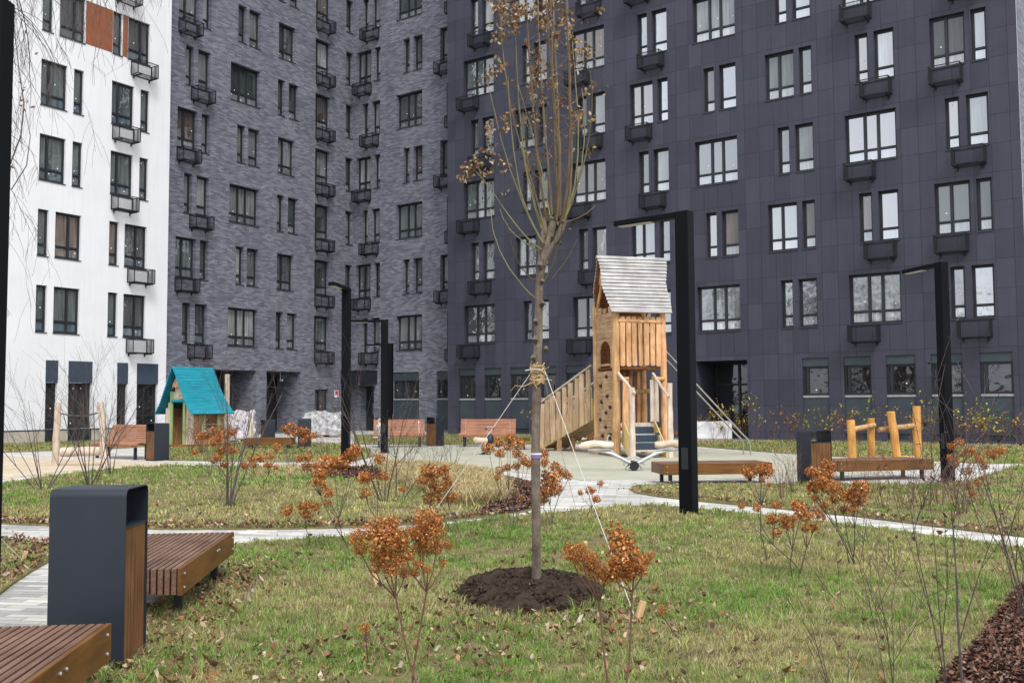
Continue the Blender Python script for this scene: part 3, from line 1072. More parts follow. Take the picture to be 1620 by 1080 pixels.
polyE = g((238, 712), (250, 700), (380, 700.5), (480, 701), (545, 703), (585, 712), (592, 722), (560, 730), (420, 731), (300, 729), (236, 728))
polyW = g((-260, 699), (0, 698), (150, 697), (252, 696.5), (240, 705), (200, 709), (0, 716), (-260, 720))
polyS = g((-260, 726), (0, 723), (150, 727), (250, 732), (300, 734.5), (230, 737), (180, 739), (100, 746), (50, 752), (0, 759), (-260, 771))
lawns = {'F': polyF, 'LP': polyLP, 'A': polyA, 'B': polyB, 'C': polyC, 'D': polyD, 'E': polyE, 'W': polyW}
for k, p in lawns.items():
    sp = smooth_poly(p, 0.45) if k in ('A', 'B', 'LP') else p
    lawns[k] = sp
    sheet('lawn', sp, LZ, 'lawn', edge=0.05)
lawns['F'] = polyF
sheet('playground_surface', smooth_poly(polyP, 0.6), 0.010, 'rubber', edge=0.03)
sheet('sand_pit', polyS, 0.012, 'sand', edge=0.03)
# mulch beds
polyM1 = g((795, 757), (818, 760), (849, 770), (864, 785), (856, 798), (828, 809), (780, 816), (752, 814), (775, 803), (797, 790), (805, 775))
polyM2 = g((500, 741), (560, 742), (615, 741), (650, 746), (620, 757), (560, 760), (505, 754), (480, 747))
polyM3 = g((1478, 1090), (1505, 1062), (1535, 1035), (1560, 1000), (1590, 962), (1625, 925), (1700, 880), (1800, 900)) + [(5.2, 3.5), (4.0, 1.2), (1.9, 2.4)]
polyM4 = g((310, 701), (420, 702), (470, 708), (440, 716), (330, 714))
mulches = []
for p in (polyM1, polyM2, polyM3):
    sp = smooth_poly(p, 0.3)
    mulches.append(sp)
    sheet('mulch_bed', sp, LZ+0.006, 'mulchbase', edge=0.006)
# kerb strips along the facades
mb = MB()
for k, a, b, y in (('W', 14, 28.97, -0.9), ('D', -31, 5, -1.2)):
    p, q = fpos(k, a, y), fpos(k, b, y)
    d = (q-p).normalized()
    nn = Vector((-d.y, d.x, 0))*0.09
    vs = [p-nn, q-nn, q+nn, p+nn]
    mb.add([v+Vector((0, 0, z)) for z in (0.0, 0.05) for v in vs], [(4, 5, 6, 7), (0, 1, 5, 4), (1, 2, 6, 5), (2, 3, 7, 6), (3, 0, 4, 7)])
tag(mb.build('kerb', M['lightsill']), kind='structure')

# ------------------------------------------------------------------ grass, leaves, chips
SOIL_C = G(836, 944)
no_grass = mulches


def sample(polys, y0, y1, dens, margin=0.08, hw=0.56, xmin=-99, xmax=99):
    xa, xb = max(xmin, -(hw*y1+margin*y1)), min(xmax, hw*y1+margin*y1)
    n = int((xb-xa)*(y1-y0)*dens)
    x = nr.uniform(xa, xb, n)
    y = nr.uniform(y0, y1, n)
    k = np.abs(x) < (hw+margin)*y
    x, y = x[k], y[k]
    ok = np.zeros(len(x), bool)
    for p in polys:
        ok |= inpoly(x, y, p)
    return x[ok], y[ok]


def blades_mesh(name, x, y, h, w, lean, colr, z0=LZ, mat='blade', la=None):
    n = len(x)
    a = nr.uniform(0, 2*np.pi, n)
    if la is None:
        la = nr.uniform(0, 2*np.pi, n)
    dx, dy = np.cos(a)*w*0.5, np.sin(a)*w*0.5
    lx, ly = np.cos(la)*lean*h, np.sin(la)*lean*h
    V = np.zeros((n, 5, 3))
    V[:, 0] = np.stack([x-dx, y-dy, np.full(n, z0-0.004)], 1)
    V[:, 1] = np.stack([x+dx, y+dy, np.full(n, z0-0.004)], 1)
    mx, my, mz = x+lx*0.35, y+ly*0.35, z0+h*0.6
    V[:, 2] = np.stack([mx+dx*0.7, my+dy*0.7, mz], 1)
    V[:, 3] = np.stack([mx-dx*0.7, my-dy*0.7, mz], 1)
    V[:, 4] = np.stack([x+lx, y+ly, z0+h*np.clip(1-lean*0.45, 0.25, 1)], 1)
    return npmesh(name, V.reshape(-1, 3), 5, [(0, 1, 2, 3), (3, 2, 4)], colr, M[mat])


def grass_colors(x, y):
    n = len(x)
    f = vnoise(x, y, 0.55, 3)*0.55+vnoise(x, y, 2.1, 4)*0.45
    f = np.clip((f-0.30)/0.40 + nr.normal(0, 0.20, n), 0, 1)[:, None]
    c1 = np.array([0.155, 0.285, 0.050])
    c2 = np.array([0.410, 0.385, 0.155])
    c = c1*(1-f)+c2*f
    dead = nr.random(n) < 0.08 + 0.18*f[:, 0]
    c[dead] = np.array([0.40, 0.33, 0.19])*nr.uniform(0.6, 1.15, (dead.sum(), 1))
    c *= nr.uniform(0.65, 1.3, (n, 1))
    return c


near_polys = [polyF, lawns['LP'], lawns['A'], lawns['B']]
X, Y, H_, W_, Lr, LA, CC = [], [], [], [], [], [], []
for (y0, y1, dens, per, hh, ww, rr) in ((3.0, 6.5, 330, 26, 0.052, 0.0036, .034), (6.5, 9, 250, 23, 0.054, 0.0046, .038), (9, 13, 150, 18, 0.058, 0.0068, .045), (13, 18, 62, 14, 0.066, 0.012, .06), (18, 26, 32, 12, 0.07, 0.018, .09)):
    cx, cy = sample(near_polys, y0, y1, dens)
    k = np.ones(len(cx), bool)
    for p in no_grass:
        k &= ~inpoly(cx, cy, p)
    k &= ((cx-SOIL_C.x)**2/0.57**2 + (cy-SOIL_C.y)**2/0.78**2) > 1.0
    d = vnoise(cx, cy, 0.9, 8)*0.5+vnoise(cx, cy, 3.2, 9)*0.5
    k &= nr.random(len(cx)) < np.clip(0.42+1.9*(d-0.25), 0.42, 1)
    cx, cy, d = cx[k], cy[k], d[k]
    n0 = len(cx)
    size = nr.uniform(.45, 1.35, n0)*(.55+.9*d)
    tc = grass_colors(cx, cy)
    tall = nr.random(n0) < .06
    size[tall] *= 1.5
    idx = np.repeat(np.arange(n0), per)
    n1 = len(idx)
    a = nr.uniform(0, 2*np.pi, n1)
    q = np.abs(nr.normal(0, 1, n1))*rr
    X.append(cx[idx]+np.cos(a)*q); Y.append(cy[idx]+np.sin(a)*q)
    H_.append(hh*nr.uniform(0.4, 1.35, n1)*size[idx])
    W_.append(ww*nr.uniform(0.6, 1.3, n1))
    Lr.append(np.clip(nr.uniform(0.1, 1.0, n1)+q/rr*.35, .1, 1.7))
    LA.append(a+nr.normal(0, .7, n1))
    c = tc[idx]*nr.uniform(.72, 1.28, (n1, 1))
    dead = nr.random(n1) < .14
    c[dead] = np.array([0.44, 0.37, 0.21])*nr.uniform(0.6, 1.15, (dead.sum(), 1))
    CC.append(c)
x, y, hh, ww, ll, la, cc = map(np.concatenate, (X, Y, H_, W_, Lr, LA, CC))
keep = np.zeros(len(x), bool)
for p in near_polys:
    keep |= inpoly(x, y, p)
x, y, hh, ww, ll, la, cc = (q[keep] for q in (x, y, hh, ww, ll, la, cc))
me = blades_mesh('grass', x, y, hh, ww, ll, cc, la=la)
tag(link('grass', me), 'short autumn lawn grass, green mixed with straw coloured blades', 'grass', kind='stuff')
# far lawns
x, y = sample([lawns['C'], lawns['D'], lawns['E'], lawns['W'], lawns['B']], 22, 46, 130)
n = len(x)
cc = grass_colors(x, y)
k = y > 26
cc[k] = cc[k]*0.75+np.array([0.30, 0.25, 0.12])*0.25
me = blades_mesh('grass', x, y, nr.uniform(0.05, 0.12, n), nr.uniform(0.02, 0.035, n), nr.uniform(0.1, 1, n), cc)
tag(link('grass', me), 'thin yellowing grass of the far lawns by the facades', 'grass', kind='stuff')
# dry ornamental grass at the right end of the middle island and along its back edge
straw1 = g((598, 742), (690, 745), (770, 757), (797, 775), (790, 797), (745, 803), (700, 790), (640, 765))
straw2 = g((380, 741), (480, 741), (520, 748), (490, 757), (400, 752))
xs, ys = sample([straw1], 10, 24, 240)
tufts = []
for cx, cy in list(zip(xs, ys))[::3]:
    m = rng.randint(45, 80)
    tufts.append((cx+nr.normal(0, .06, m), cy+nr.normal(0, .06, m), nr.uniform(0.12, 0.36, m)))
xs, ys = sample([straw2], 14, 24, 60)
for cx, cy in list(zip(xs, ys))[::4]:
    m = 16
    tufts.append((cx+nr.normal(0, .05, m), cy+nr.normal(0, .05, m), nr.uniform(0.08, 0.22, m)))
tx, ty, th = (np.concatenate([t[i] for t in tufts]) for i in range(3))
n = len(tx)
cc = np.array([0.56, 0.44, 0.24])*nr.uniform(0.55, 1.35, (n, 1))
gk = nr.random(n) < 0.18
cc[gk] = np.array([0.16, 0.20, 0.06])
me = blades_mesh('dry_grass', tx, ty, th, np.full(n, 0.011), nr.uniform(0.3, 1.5, n), cc)
tag(link('dry_grass', me), 'straw coloured dry ornamental grass beside the bark mulch', 'grass', kind='stuff')


def flakes_mesh(name, x, y, z, size, colr, tilt=0.5, mat='leaf', curl=0.35, asp=0.6):
    n = len(x)
    a = nr.uniform(0, 2*np.pi, n)
    u = np.stack([np.cos(a), np.sin(a), nr.uniform(-tilt, tilt, n)], 1)
    v = np.stack([-np.sin(a), np.cos(a), nr.uniform(-tilt, tilt, n)], 1)
    s = size[:, None]
    c = np.stack([x, y, z], 1)
    up = np.array([0, 0, 1.0])
    V = np.zeros((n, 6, 3))
    lift = s*curl*nr.uniform(0.2, 1.3, (n, 1))
    V[:, 0] = c-u*s*0.5+up*lift*0.6
    V[:, 1] = c-u*s*0.1-v*s*asp*0.5+up*lift*0.5
    V[:, 2] = c+u*s*0.5+up*lift*0.9
    V[:, 3] = c+u*s*0.05+v*s*asp*0.5+up*lift*0.7
    V[:, 4] = c-u*s*0.15
    V[:, 5] = c+u*s*0.2+up*lift*0.05
    return npmesh(name, V.reshape(-1, 3), 6, [(0, 1, 4), (1, 5, 4), (1, 2, 5), (2, 3, 5), (3, 4, 5), (3, 0, 4)], colr, M[mat])


pal = np.array([[0.23, 0.125, 0.07], [0.36, 0.21, 0.115], [0.20, 0.10, 0.06], [0.46, 0.32, 0.20], [0.29, 0.135, 0.06], [0.46, 0.38, 0.29], [0.10, 0.06, 0.045]])
LX, LY, LSZ = [], [], []
for (y0, y1, dens) in ((3.0, 7, 130), (7, 10, 85), (10, 14, 40), (14, 24, 8)):
    x, y = sample(near_polys, y0, y1, dens)
    d = vnoise(x, y, 0.8, 21)*0.5+vnoise(x, y, 2.6, 22)*0.5
    left = np.clip((-(x)-0.2*y+0.4)*0.6, 0, 1)
    k = nr.random(len(x)) < np.clip((d-0.42)*3.2, 0.07, 1)*(0.5+0.7*left)
    LX.append(x[k]); LY.append(y[k]); LSZ.append(nr.uniform(0.018, 0.062, k.sum())*nr.uniform(.7, 1.25, k.sum()))


def along(poly, m, spread, i0=0, i1=None):
    p = [Vector(q) for q in poly]
    i1 = i1 or len(p)-1
    seg = [(p[i], p[i+1]) for i in range(i0, i1)]
    L = np.array([(b-a).length for a, b in seg])
    ch = nr.choice(len(seg), m, p=L/L.sum())
    t = nr.random(m)
    xx = np.array([seg[c][0].x+(seg[c][1].x-seg[c][0].x)*tt for c, tt in zip(ch, t)])
    yy = np.array([seg[c][0].y+(seg[c][1].y-seg[c][0].y)*tt for c, tt in zip(ch, t)])
    return xx+nr.normal(0, spread, m), yy+nr.normal(0, spread, m)


edgeA = g((-60, 826), (60, 829), (250, 835), (480, 835), (600, 832), (720, 823), (800, 813))
x, y = along(edgeA, 2600, 0.13)
k = inpoly(x, y, lawns['A'])
LX.append(x[k]); LY.append(y[k]); LSZ.append(nr.uniform(0.025, 0.06, k.sum()))
x, y = along(g((0, 850), (80, 866), (80, 885), (0, 936)), 900, 0.2)
k = inpoly(x, y, lawns['LP'])
LX.append(x[k]); LY.append(y[k]); LSZ.append(nr.uniform(0.025, 0.06, k.sum()))
x, y = along([(-2.45, 9.3), (-2.3, 7.5), (-2.1, 6.3), (-1.9, 4.5)], 800, 0.2)
k = inpoly(x, y, polyF)
LX.append(x[k]); LY.append(y[k]); LSZ.append(nr.uniform(0.025, 0.055, k.sum()))
x, y = along([(-1.3, 4.2), (-1.1, 6.0), (-0.6, 6.8), (0.6, 6.8), (0.95, 7.6), (.7, 6.3), (-.7, 5.6)], 1500, 0.33)
LX.append(x); LY.append(y); LSZ.append(nr.uniform(0.02, 0.05, len(x)))
x, y = along(g((1004, 778), (1100, 790), (1300, 810), (1500, 833), (1620, 848)), 700, 0.12)
LX.append(x); LY.append(y); LSZ.append(nr.uniform(0.03, 0.06, len(x)))
x, y, s = map(np.concatenate, (LX, LY, LSZ))
n = len(x)
cc = pal[nr.integers(0, len(pal), n)]*nr.uniform(0.6, 1.15, (n, 1))
me = flakes_mesh('fallen_leaves', x, y, LZ+0.004+nr.uniform(0, 0.036, n), s*nr.choice([.6, 1, 1.15], n), cc, 0.9, curl=.6)
tag(link('fallen_leaves', me), 'dry brown and tan leaves scattered over the lawns', 'leaves', kind='stuff')
# a few on the paving
x, y = along(g((-100, 845), (100, 850), (400, 848), (700, 834), (900, 790), (700, 735), (400, 734)), 260, 0.5)
n = len(x)
me = flakes_mesh('fallen_leaves', x, y, np.full(n, 0.012), nr.uniform(0.02, 0.045, n), pal[nr.integers(0, 5, n)], 0.2)
tag(link('fallen_leaves', me), 'few stray leaves lying on the pale paving', 'leaves', kind='stuff')

# bark chips
mpal = np.array([[0.115, 0.062, 0.045], [0.18, 0.105, 0.08], [0.07, 0.04, 0.032], [0.23, 0.15, 0.12], [0.14, 0.06, 0.04]])
for i, (p, y0, y1, dens, s0, lab) in enumerate(((mulches[0], 11, 22, 650, 0.05, 'reddish bark mulch at the rounded end of the middle lawn'), (mulches[1], 16, 26, 260, 0.06, 'dark bark mulch bed at the back of the middle lawn'), (mulches[2], 1.2, 10, 3000, 0.032, 'brown bark mulch in the near right corner'))):
    x, y = sample([p], y0, y1, dens, hw=0.62, margin=0.3)
    n = len(x)
    me = flakes_mesh('bark_mulch', x, y, LZ+0.01+nr.uniform(0, 0.03, n), nr.uniform(0.6, 1.4, n)*s0, mpal[nr.integers(0, 5, n)]*nr.uniform(.7, 1.3, (n, 1)), 0.8, 'chip', 0.5, 0.5)
    tag(link('bark_mulch', me), lab, 'mulch', kind='stuff')

# far leaf litter on the far lawns
x, y = sample([lawns['C'], lawns['D'], lawns['E'], lawns['W'], lawns['B']], 16, 42, 9)
n = len(x)
me = flakes_mesh('fallen_leaves', x, y, np.full(n, LZ+0.05), nr.uniform(0.05, 0.1, n), pal[nr.integers(0, len(pal), n)], 0.3)
tag(link('fallen_leaves', me), 'leaf litter on the lawns near the facades', 'leaves', kind='stuff')

# ------------------------------------------------------------------ soil mound round the young tree
mb = MB()
nrg, nseg = 26, 96
vs = [(0, 0, 0.075)]
for i in range(1, nrg+1):
    t = i/nrg
    for j in range(nseg):
        a = 2*math.pi*j/nseg
        rr = t*(1+0.09*math.sin(3*a+1)+0.05*math.sin(7*a+2)+0.03*math.sin(13*a))
        x, y = rr*0.59*math.cos(a), rr*0.80*math.sin(a)
        prof = 0.085*math.exp(-((t-0.66)/0.22)**2) + 0.05*max(0, 1-t)
        if t > 0.85:
            prof *= max(0, (1-t)/0.15)
        nz = (vnoise(np.array([x]), np.array([y]), 9, 31)[0]-.5)*0.04 + (vnoise(np.array([x]), np.array([y]), 24, 32)[0]-.5)*0.045 + rng.uniform(-.007, .007)
        vs.append((x, y, max(-0.005, prof+nz*min(1, (1.02-t)*6))))
fs = [(0, 1+j, 1+(j+1) % nseg) for j in range(nseg)]
for i in range(nrg-1):
    for j in range(nseg):
        a, b = 1+i*nseg+j, 1+i*nseg+(j+1) % nseg
        fs.append((a, a+nseg, b+nseg, b))
mb.add(vs, fs)
sm = mb.build('soil_mound', M['soil'], None, (SOIL_C.x, SOIL_C.y, LZ), 0, True)
tag(sm, 'ring of dark fresh soil heaped round the young tree trunk', 'soil mound')
mb = MB()
for i in range(900):
    a, t = rng.uniform(0, 6.283), math.sqrt(rng.uniform(0.02, 1.2))
    x, y = t*.59*math.cos(a), t*.80*math.sin(a)
    z = 0.085*math.exp(-((t-0.68)/0.23)**2)+0.06*max(0, 1-t) if t < .95 else 0.0
    s = rng.uniform(0.006, 0.022)
    mt = Matrix.Translation((x, y, z+s*.3)) @ Matrix.Rotation(rng.uniform(0, 6), 4, Vector((rng.random(), rng.random(), rng.random())).normalized())
    mb.box(-s, s, -s*.8, s*.8, -s*.6, s*.6, 0, mt)
tag(mb.build('soil_crumbs', M['soil'], None, (SOIL_C.x, SOIL_C.y, LZ)), 'loose crumbs of dark soil on the mound', 'soil', kind='stuff')
# ------------------------------------------------------------------ street lamps
def lamp(p, arm, label, w=0.20, d=0.16, hgt=4.02, alen=1.0):
    """arm: direction of the arm in the ground plane"""
    ang = math.atan2(arm[1], arm[0])
    t = empty('street_lamp', (p.x, p.y, 0), ang, label, 'street lamp', 'tall black square post lamps with a flat arm')
    mb = MB()
    mb.bevbox(-w/2, w/2, -d/2, d/2, -0.05, hgt, 0.006)
    mb.build('post', M['lamp'], t)
    mb = MB()
    mb.bevbox(w/2-.001, alen+w/2, -d/2+.005, d/2-.005, hgt-0.075, hgt-0.002, 0.008)
    a = mb.build('arm', M['lamp'], t)
    mb = MB()
    mb.box(alen*0.5, alen+w/2-.06, -d/2+.03, d/2-.03, hgt-0.088, hgt-0.0755)
    mb.build('diffuser', M['led'], a)
    mb = MB()
    for z in (0.42, 0.55):
        mb.tube([(w/2-.002, 0.03, z), (w/2+.006, 0.03, z)], 0.008, 8)
        mb.tube([(0.03, -d/2+.002, z), (0.03, -d/2-.006, z)], 0.008, 8)
    mb.box(-.05, .05, -d/2-.003, -d/2+.002, 0.62, 0.9)
    mb.box(-.05, .05, d/2-.002, d/2+.003, 0.62, 0.9)
    mb.build('service_hatch', M['darkmetal'], t)
    mb = MB()
    mb.box(-w/2-.04, w/2+.04, -d/2-.04, d/2+.04, -.02, LZ+.022)
    mb.build('base_plate', M['darkmetal'], t)
    return t


lamp(G(1090, 817), (-.75, .66), 'black street lamp standing on the near lawn right of the wooden play tower')
lamp(G(1500, 764), (-.22, .97), 'black street lamp beside the right hand flat bench and log play posts')
lamp(at(547, 700, 21.6), (-.12, -1), 'black street lamp standing in front of the inner corner of the brick block', w=0.19)
lamp(at(608, 700, 30), (-1, .05), 'black street lamp behind the silver spring rocker with its arm pointing left')
lamp(at(617.5, 700, 42), (-.9, .4), 'farthest and shortest looking black street lamp, close behind another post')
lamp(Vector((-3.222, 6.05, 0)), (-1, 0), 'black street lamp post cropped by the left edge of the photo', w=.2, d=.16)


# ------------------------------------------------------------------ litter bins
def bin_(p, ang, label, sz=(0.42, 0.40, 1.0)):
    """shell folded over front, top and back (faces -y and +y); wooden box inside open to +x and -x"""
    t = empty('litter_bin', p, ang, label, 'litter bin', 'dark metal litter bins with wooden sides')
    w, d, h = sz
    th, r = 0.006, 0.045
    prof_o, prof_i = [], []
    for (cy, cz, a0, a1) in ((r, h-r, 180, 90), (d-r, h-r, 90, 0)):
        for i in range(7):
            a = R(a0+(a1-a0)*i/6)
            prof_o.append((cy+r*math.cos(a), cz+r*math.sin(a)))
            prof_i.append((cy+(r-th)*math.cos(a), cz+(r-th)*math.sin(a)))
    prof_o = [(0, 0.0)]+prof_o+[(d, 0.0)]
    prof_i = [(th, 0.0)]+prof_i+[(d-th, 0.0)]
    mb = MB()
    n = len(prof_o)
    vs = [(0, y, z) for y, z in prof_o]+[(0, y, z) for y, z in prof_i]+[(w, y, z) for y, z in prof_o]+[(w, y, z) for y, z in prof_i]
    fs = []
    for i in range(n-1):
        fs += [(i, i+1, 2*n+i+1, 2*n+i), (n+i+1, n+i, 3*n+i, 3*n+i+1), (i+1, i, n+i, n+i+1), (2*n+i, 2*n+i+1, 3*n+i+1, 3*n+i)]
    mb.add(vs, fs)
    mb.build('shell', M['binshell'], t, smooth=True)
    hb = h*0.775
    mb = MB()
    for x0, x1 in ((0.012, 0.03), (w-0.03, w-0.012)):
        mb = MB()
        nb = 4
        bw = (d-2*th-.004)/nb
        for i in range(nb):
            mb.box(x0, x1, th+.002+i*bw, th+.002+(i+1)*bw-.0022, 0.03, hb)
        mb.build('wooden_side', M['binwood'], t)
    mb = MB()
    q = 0.07
    mb.box(0.006, w-.006, th+.001, th+q, hb+.001, hb+.016)
    mb.box(0.006, w-.006, d-th-q, d-th-.001, hb+.001, hb+.016)
    mb.box(0.006, q, th+q, d-th-q, hb+.0015, hb+.0155)
    mb.box(w-q, w-.006, th+q, d-th-q, hb+.0015, hb+.0155)
    mb.build('rim', M['binshell'], t)
    mb = MB()
    mb.box(q-.02, w-q+.02, th+q-.02, d-th-q+.02, 0.1, hb-.12)
    mb.box(q-.02, q-.01, th+q-.02, d-th-q+.02, hb-.12, hb)
    mb.box(w-q+.01, w-q+.02, th+q-.02, d-th-q+.02, hb-.12, hb)
    mb.box(q-.01, w-q+.01, d-th-q+.01, d-th-q+.02, hb-.12, hb)
    mb.build('liner', M['bininner'], t)
    return t


bin_(Vector((-2.63, 5.69, 0)), R(1.5), 'large near litter bin with a dark folded metal shell between two slatted benches', (0.43, 0.37, 1.02))
bin_(at(244, 700, 26.5)+Vector((0, 0, -at(244, 700, 26.5).z)), R(50), 'litter bin left of the teal roofed playhouse, wood side facing left', (0.44, 0.42, 1.0))
pz = lambda px, D: Vector((at(px, 700, D).x, D, 0))
bin_(pz(1260, 18.1), R(-70), 'litter bin between the two flat benches near the playground, open side facing the camera', (0.42, 0.44, 0.97))
bin_(pz(690, 34.6), R(56), 'litter bin between the two terracotta backrest benches', (0.44, 0.42, 1.0))
bin_(pz(418, 37.5), R(32), 'small looking litter bin right of the plastic wrapped pile behind the playhouse', (0.42, 0.40, 0.9))
bin_(pz(471, 33.5), R(8), 'litter bin standing in front of the long plastic wrapped pile', (0.42, 0.40, 1.0))


# ------------------------------------------------------------------ flat slatted benches
def flat_bench(p, d, L, W, label, near=True, z1=0.385, hb=0.185, group='flat slatted benches'):
    """p: near right corner on the ground, d: unit direction of the length, width goes to the left of d"""
    ang = math.atan2(d.y, d.x)-math.pi/2
    t = empty('slatted_bench', (p.x, p.y, 0), ang, label, 'bench', group)
    ns = round(W/0.0465)
    pitch = (W-0.03)/ns
    mb = MB()
    for i in range(ns):
        x = -0.03-(i+1)*pitch
        mb.bevbox(x+.006, x+pitch-.006, 0.0, L, z1-hb+.006, z1-0.002, 0.002)
    mb.build('slats', M['slat'], t)
    mb = MB()
    mb.bevbox(-0.028, 0, -.004, L+.004, z1-hb, z1, 0.0025)
    s0_ = mb.build('side_board', M['benchside'], t)
    mb = MB()
    mb.bevbox(-W-0.028, -W, -.004, L+.004, z1-hb, z1, 0.0025)
    s = mb.build('side_board', M['benchside'], t)
    for y in (0.07, L-0.07, L*0.62, L*.66):
        for z in ((z1-0.045, z1-hb+.045) if y < .1 or y > L-.1 else (z1-.06,)):
            mb = MB()
            mb.tube([(-.001, y, z), (0.006, y, z)], 0.011, 10)
            mb.tube([(0.006, y, z), (0.010, y, z)], [0.011, 0.006], 10)
            mb.build('bolt', M['bolt'], s0_)
    mb = MB()
    for y in (0.45, L-.5, L/2):
        mb.box(-W+.02, -.035, y, y+.04, z1-hb-.02, z1-hb+.005)
    mb.build('cross_bar', M['darkmetal'], t)
    for y in (0.33, L-.36):
        for x in (-.10, -W+.08):
            mb = MB()
            mb.bevbox(x-.03, x+.03, y, y+.06, -0.02, z1-hb-.02, 0.004)
            mb.build('leg', M['darkmetal'], t)
    return t


d1 = Vector((-.095, 1.0)).normalized()
flat_bench(Vector((-2.26, 6.86)), d1, 1.94, 0.80, 'brown slatted flat bench just behind the near litter bin')
flat_bench(Vector((-2.06, 5.17))-d1*1.94, d1, 1.94, 0.80, 'nearest brown slatted flat bench cropped by the bottom left corner')
# benches lying across the view (length runs to the right)
def across(pxl, pxr, D, label, W=0.8, skew=0.0, z1=0.38, hb=.2):
    a, b = pz(pxl, D), pz(pxr, D+skew)
    L = (b-a).length
    d = (a-b).normalized()       # width then goes away from the camera
    return flat_bench(b, d, L, W, label, z1=z1, hb=hb) if False else _across(a, b, W, label, z1, hb)


def _across(a, b, W, label, z1, hb):
    d = (b-a).normalized()
    L = (b-a).length
    # right side board faces the camera when the length runs from right to left: mirror the width
    ang = math.atan2(d.y, d.x)
    t = empty('slatted_bench', (a.x, a.y, 0), ang, label, 'bench', 'flat slatted benches')
    mb = MB()
    ns = round(W/0.0465)
    pitch = (W-.03)/ns
    for i in range(ns):
        y = 0.03+i*pitch
        mb.box(0, L, y+.006, y+pitch-.006, z1-hb+.006, z1-.002)
    mb.build('slats', M['slat_x'], t)
    mb = MB()
    mb.bevbox(-.003, L+.003, 0, 0.03, z1-hb, z1, .003)
    s0_ = mb.build('side_board', M['benchside_x'], t)
    mb = MB()
    mb.bevbox(-.003, L+.003, W+.001, W+0.03, z1-hb, z1, .003)
    s = mb.build('side_board', M['benchside_x'], t)
    mb = MB()
    for x in (0.07, L-.07):
        for z in (z1-.05, z1-hb+.05):
            mb.tube([(x, .001, z), (x, -.006, z)], 0.011, 8)
    mb.build('bolts', M['bolt'], s0_)
    for x in (0.13, L-.2):
        for y in (.1, W-.12):
            mb = MB()
            mb.box(x, x+.06, y, y+.06, -.02, z1-hb+.004)
            mb.build('leg', M['darkmetal'], t)
    return t


M['slat_x'] = mat_wood('bench_slat_wood_cross', (0.120, 0.062, 0.040), (0.245, 0.145, 0.100), 0, dark=(0.060, 0.030, 0.020), rough=0.55, streak=22)
M['benchside_x'] = mat_wood('bench_side_board_cross', (0.105, 0.044, 0.010), (0.175, 0.080, 0.022), 0, dark=(0.06, 0.024, 0.007), rough=0.5, streak=14)
across(1049, 1221, 18.0, 'flat brown bench behind the near street lamp at the playground edge', skew=0.25)
across(1325, 1476, 18.6, 'flat brown bench left of the right hand street lamp in front of the log posts', skew=0.5)
across(386, 462, 32.8, 'flat brown bench right of the playhouse in front of the brick entrance', W=.5, hb=.24)
across(1044, 1073, 38.5, 'small brown bench seen behind the right post of the play tower', W=.5, hb=.16)
across(798, 838, 31.5, 'dark low bench left of the foot of the wooden ramp', W=.4, hb=.1)
across(929, 939, 37.0, 'upright brown board seat seen between the ramp and the play tower', W=.4, z1=.95, hb=.85)


# ------------------------------------------------------------------ benches with curved backs
def back_bench(p, ang, L, label):
    """p: front left ground point; length along local x, sitter faces -y"""
    t = empty('backrest_bench', (p.x, p.y, 0), ang, label, 'bench', 'terracotta slatted benches with curved backrests')
    # side profile (y, z): front lip, seat, curved back, rolled top
    prof = [(-0.02, 0.36), (-0.03, 0.41), (0.02, 0.45), (0.12, 0.455), (0.22, 0.44), (0.32, 0.425), (0.41, 0.425), (0.47, 0.46), (0.50, 0.53), (0.53, 0.62), (0.56, 0.71), (0.59, 0.80), (0.63, 0.875), (0.69, 0.915), (0.76, 0.92), (0.82, 0.89)]
    # resample
    P = [Vector((0, a, b)) for a, b in prof]
    pts = []
    tot = sum((P[i+1]-P[i]).length for i in range(len(P)-1))
    def pos(s):
        for i in range(len(P)-1):
            l = (P[i+1]-P[i]).length
            if s <= l or i == len(P)-2:
                return P[i]+(P[i+1]-P[i])*(s/l), (P[i+1]-P[i]).normalized()
            s -= l
    pitch = 0.052
    def slats(s0, s1, name):
        mb = MB()
        s = s0
        while s < s1:
            c, d = pos(s)
            a = math.atan2(d.z, d.y)
            mt = Matrix.Translation((0, c.y, c.z)) @ Matrix.Rotation(a, 4, 'X')
            mb.box(0, L, -pitch*.5+.006, pitch*.5-.006, -0.011, 0.011, 0, mt)
            s += pitch
        return mb.build(name, M['terra'], t)
    slats(0, 0.55, 'seat')
    slats(0.55+pitch*.3, tot, 'backrest')
    for x in (0.17, L-.2):
        mb = MB()
        mb.tube([(x, y, z-.02) for y, z in prof], 0.018, 6)
        mb.build('support_frame', M['darkmetal'], t)
        mb = MB()
        s = pitch*.0
        while s < tot:
            c, d = pos(s)
            nrm = Vector((0, -d.z, d.y))
            if nrm.y > 0 and nrm.z < 0:
                nrm = -nrm
            mb.tube([c+Vector((x, 0, 0))-nrm*.012*0+nrm*.009, c+Vector((x, 0, 0))+nrm*.018], 0.009, 6)
            s += pitch
        mb.build('bolts', M['bolt'], t)
        mb = MB()
        mb.box(x-.03, x+.03, 0.02, 0.09, 0, 0.42)
        mb.build('leg', M['darkmetal'], t)
        mb = MB()
        mb.box(x-.03, x+.03, 0.36, 0.43, 0, 0.41)
        mb.build('leg', M['darkmetal'], t)
    return t


back_bench(pz(592, 33.7), R(10), 1.75, 'terracotta slatted bench with curved back, left of the litter bin by the playground')
back_bench(pz(726, 33.9), R(-4), 1.9, 'terracotta slatted bench with curved back, right of the litter bin and behind the spring rocker')
back_bench(pz(146, 28.3), R(-36), 2.2, 'brown slatted bench with curved back seen through bare twigs left of the playhouse')


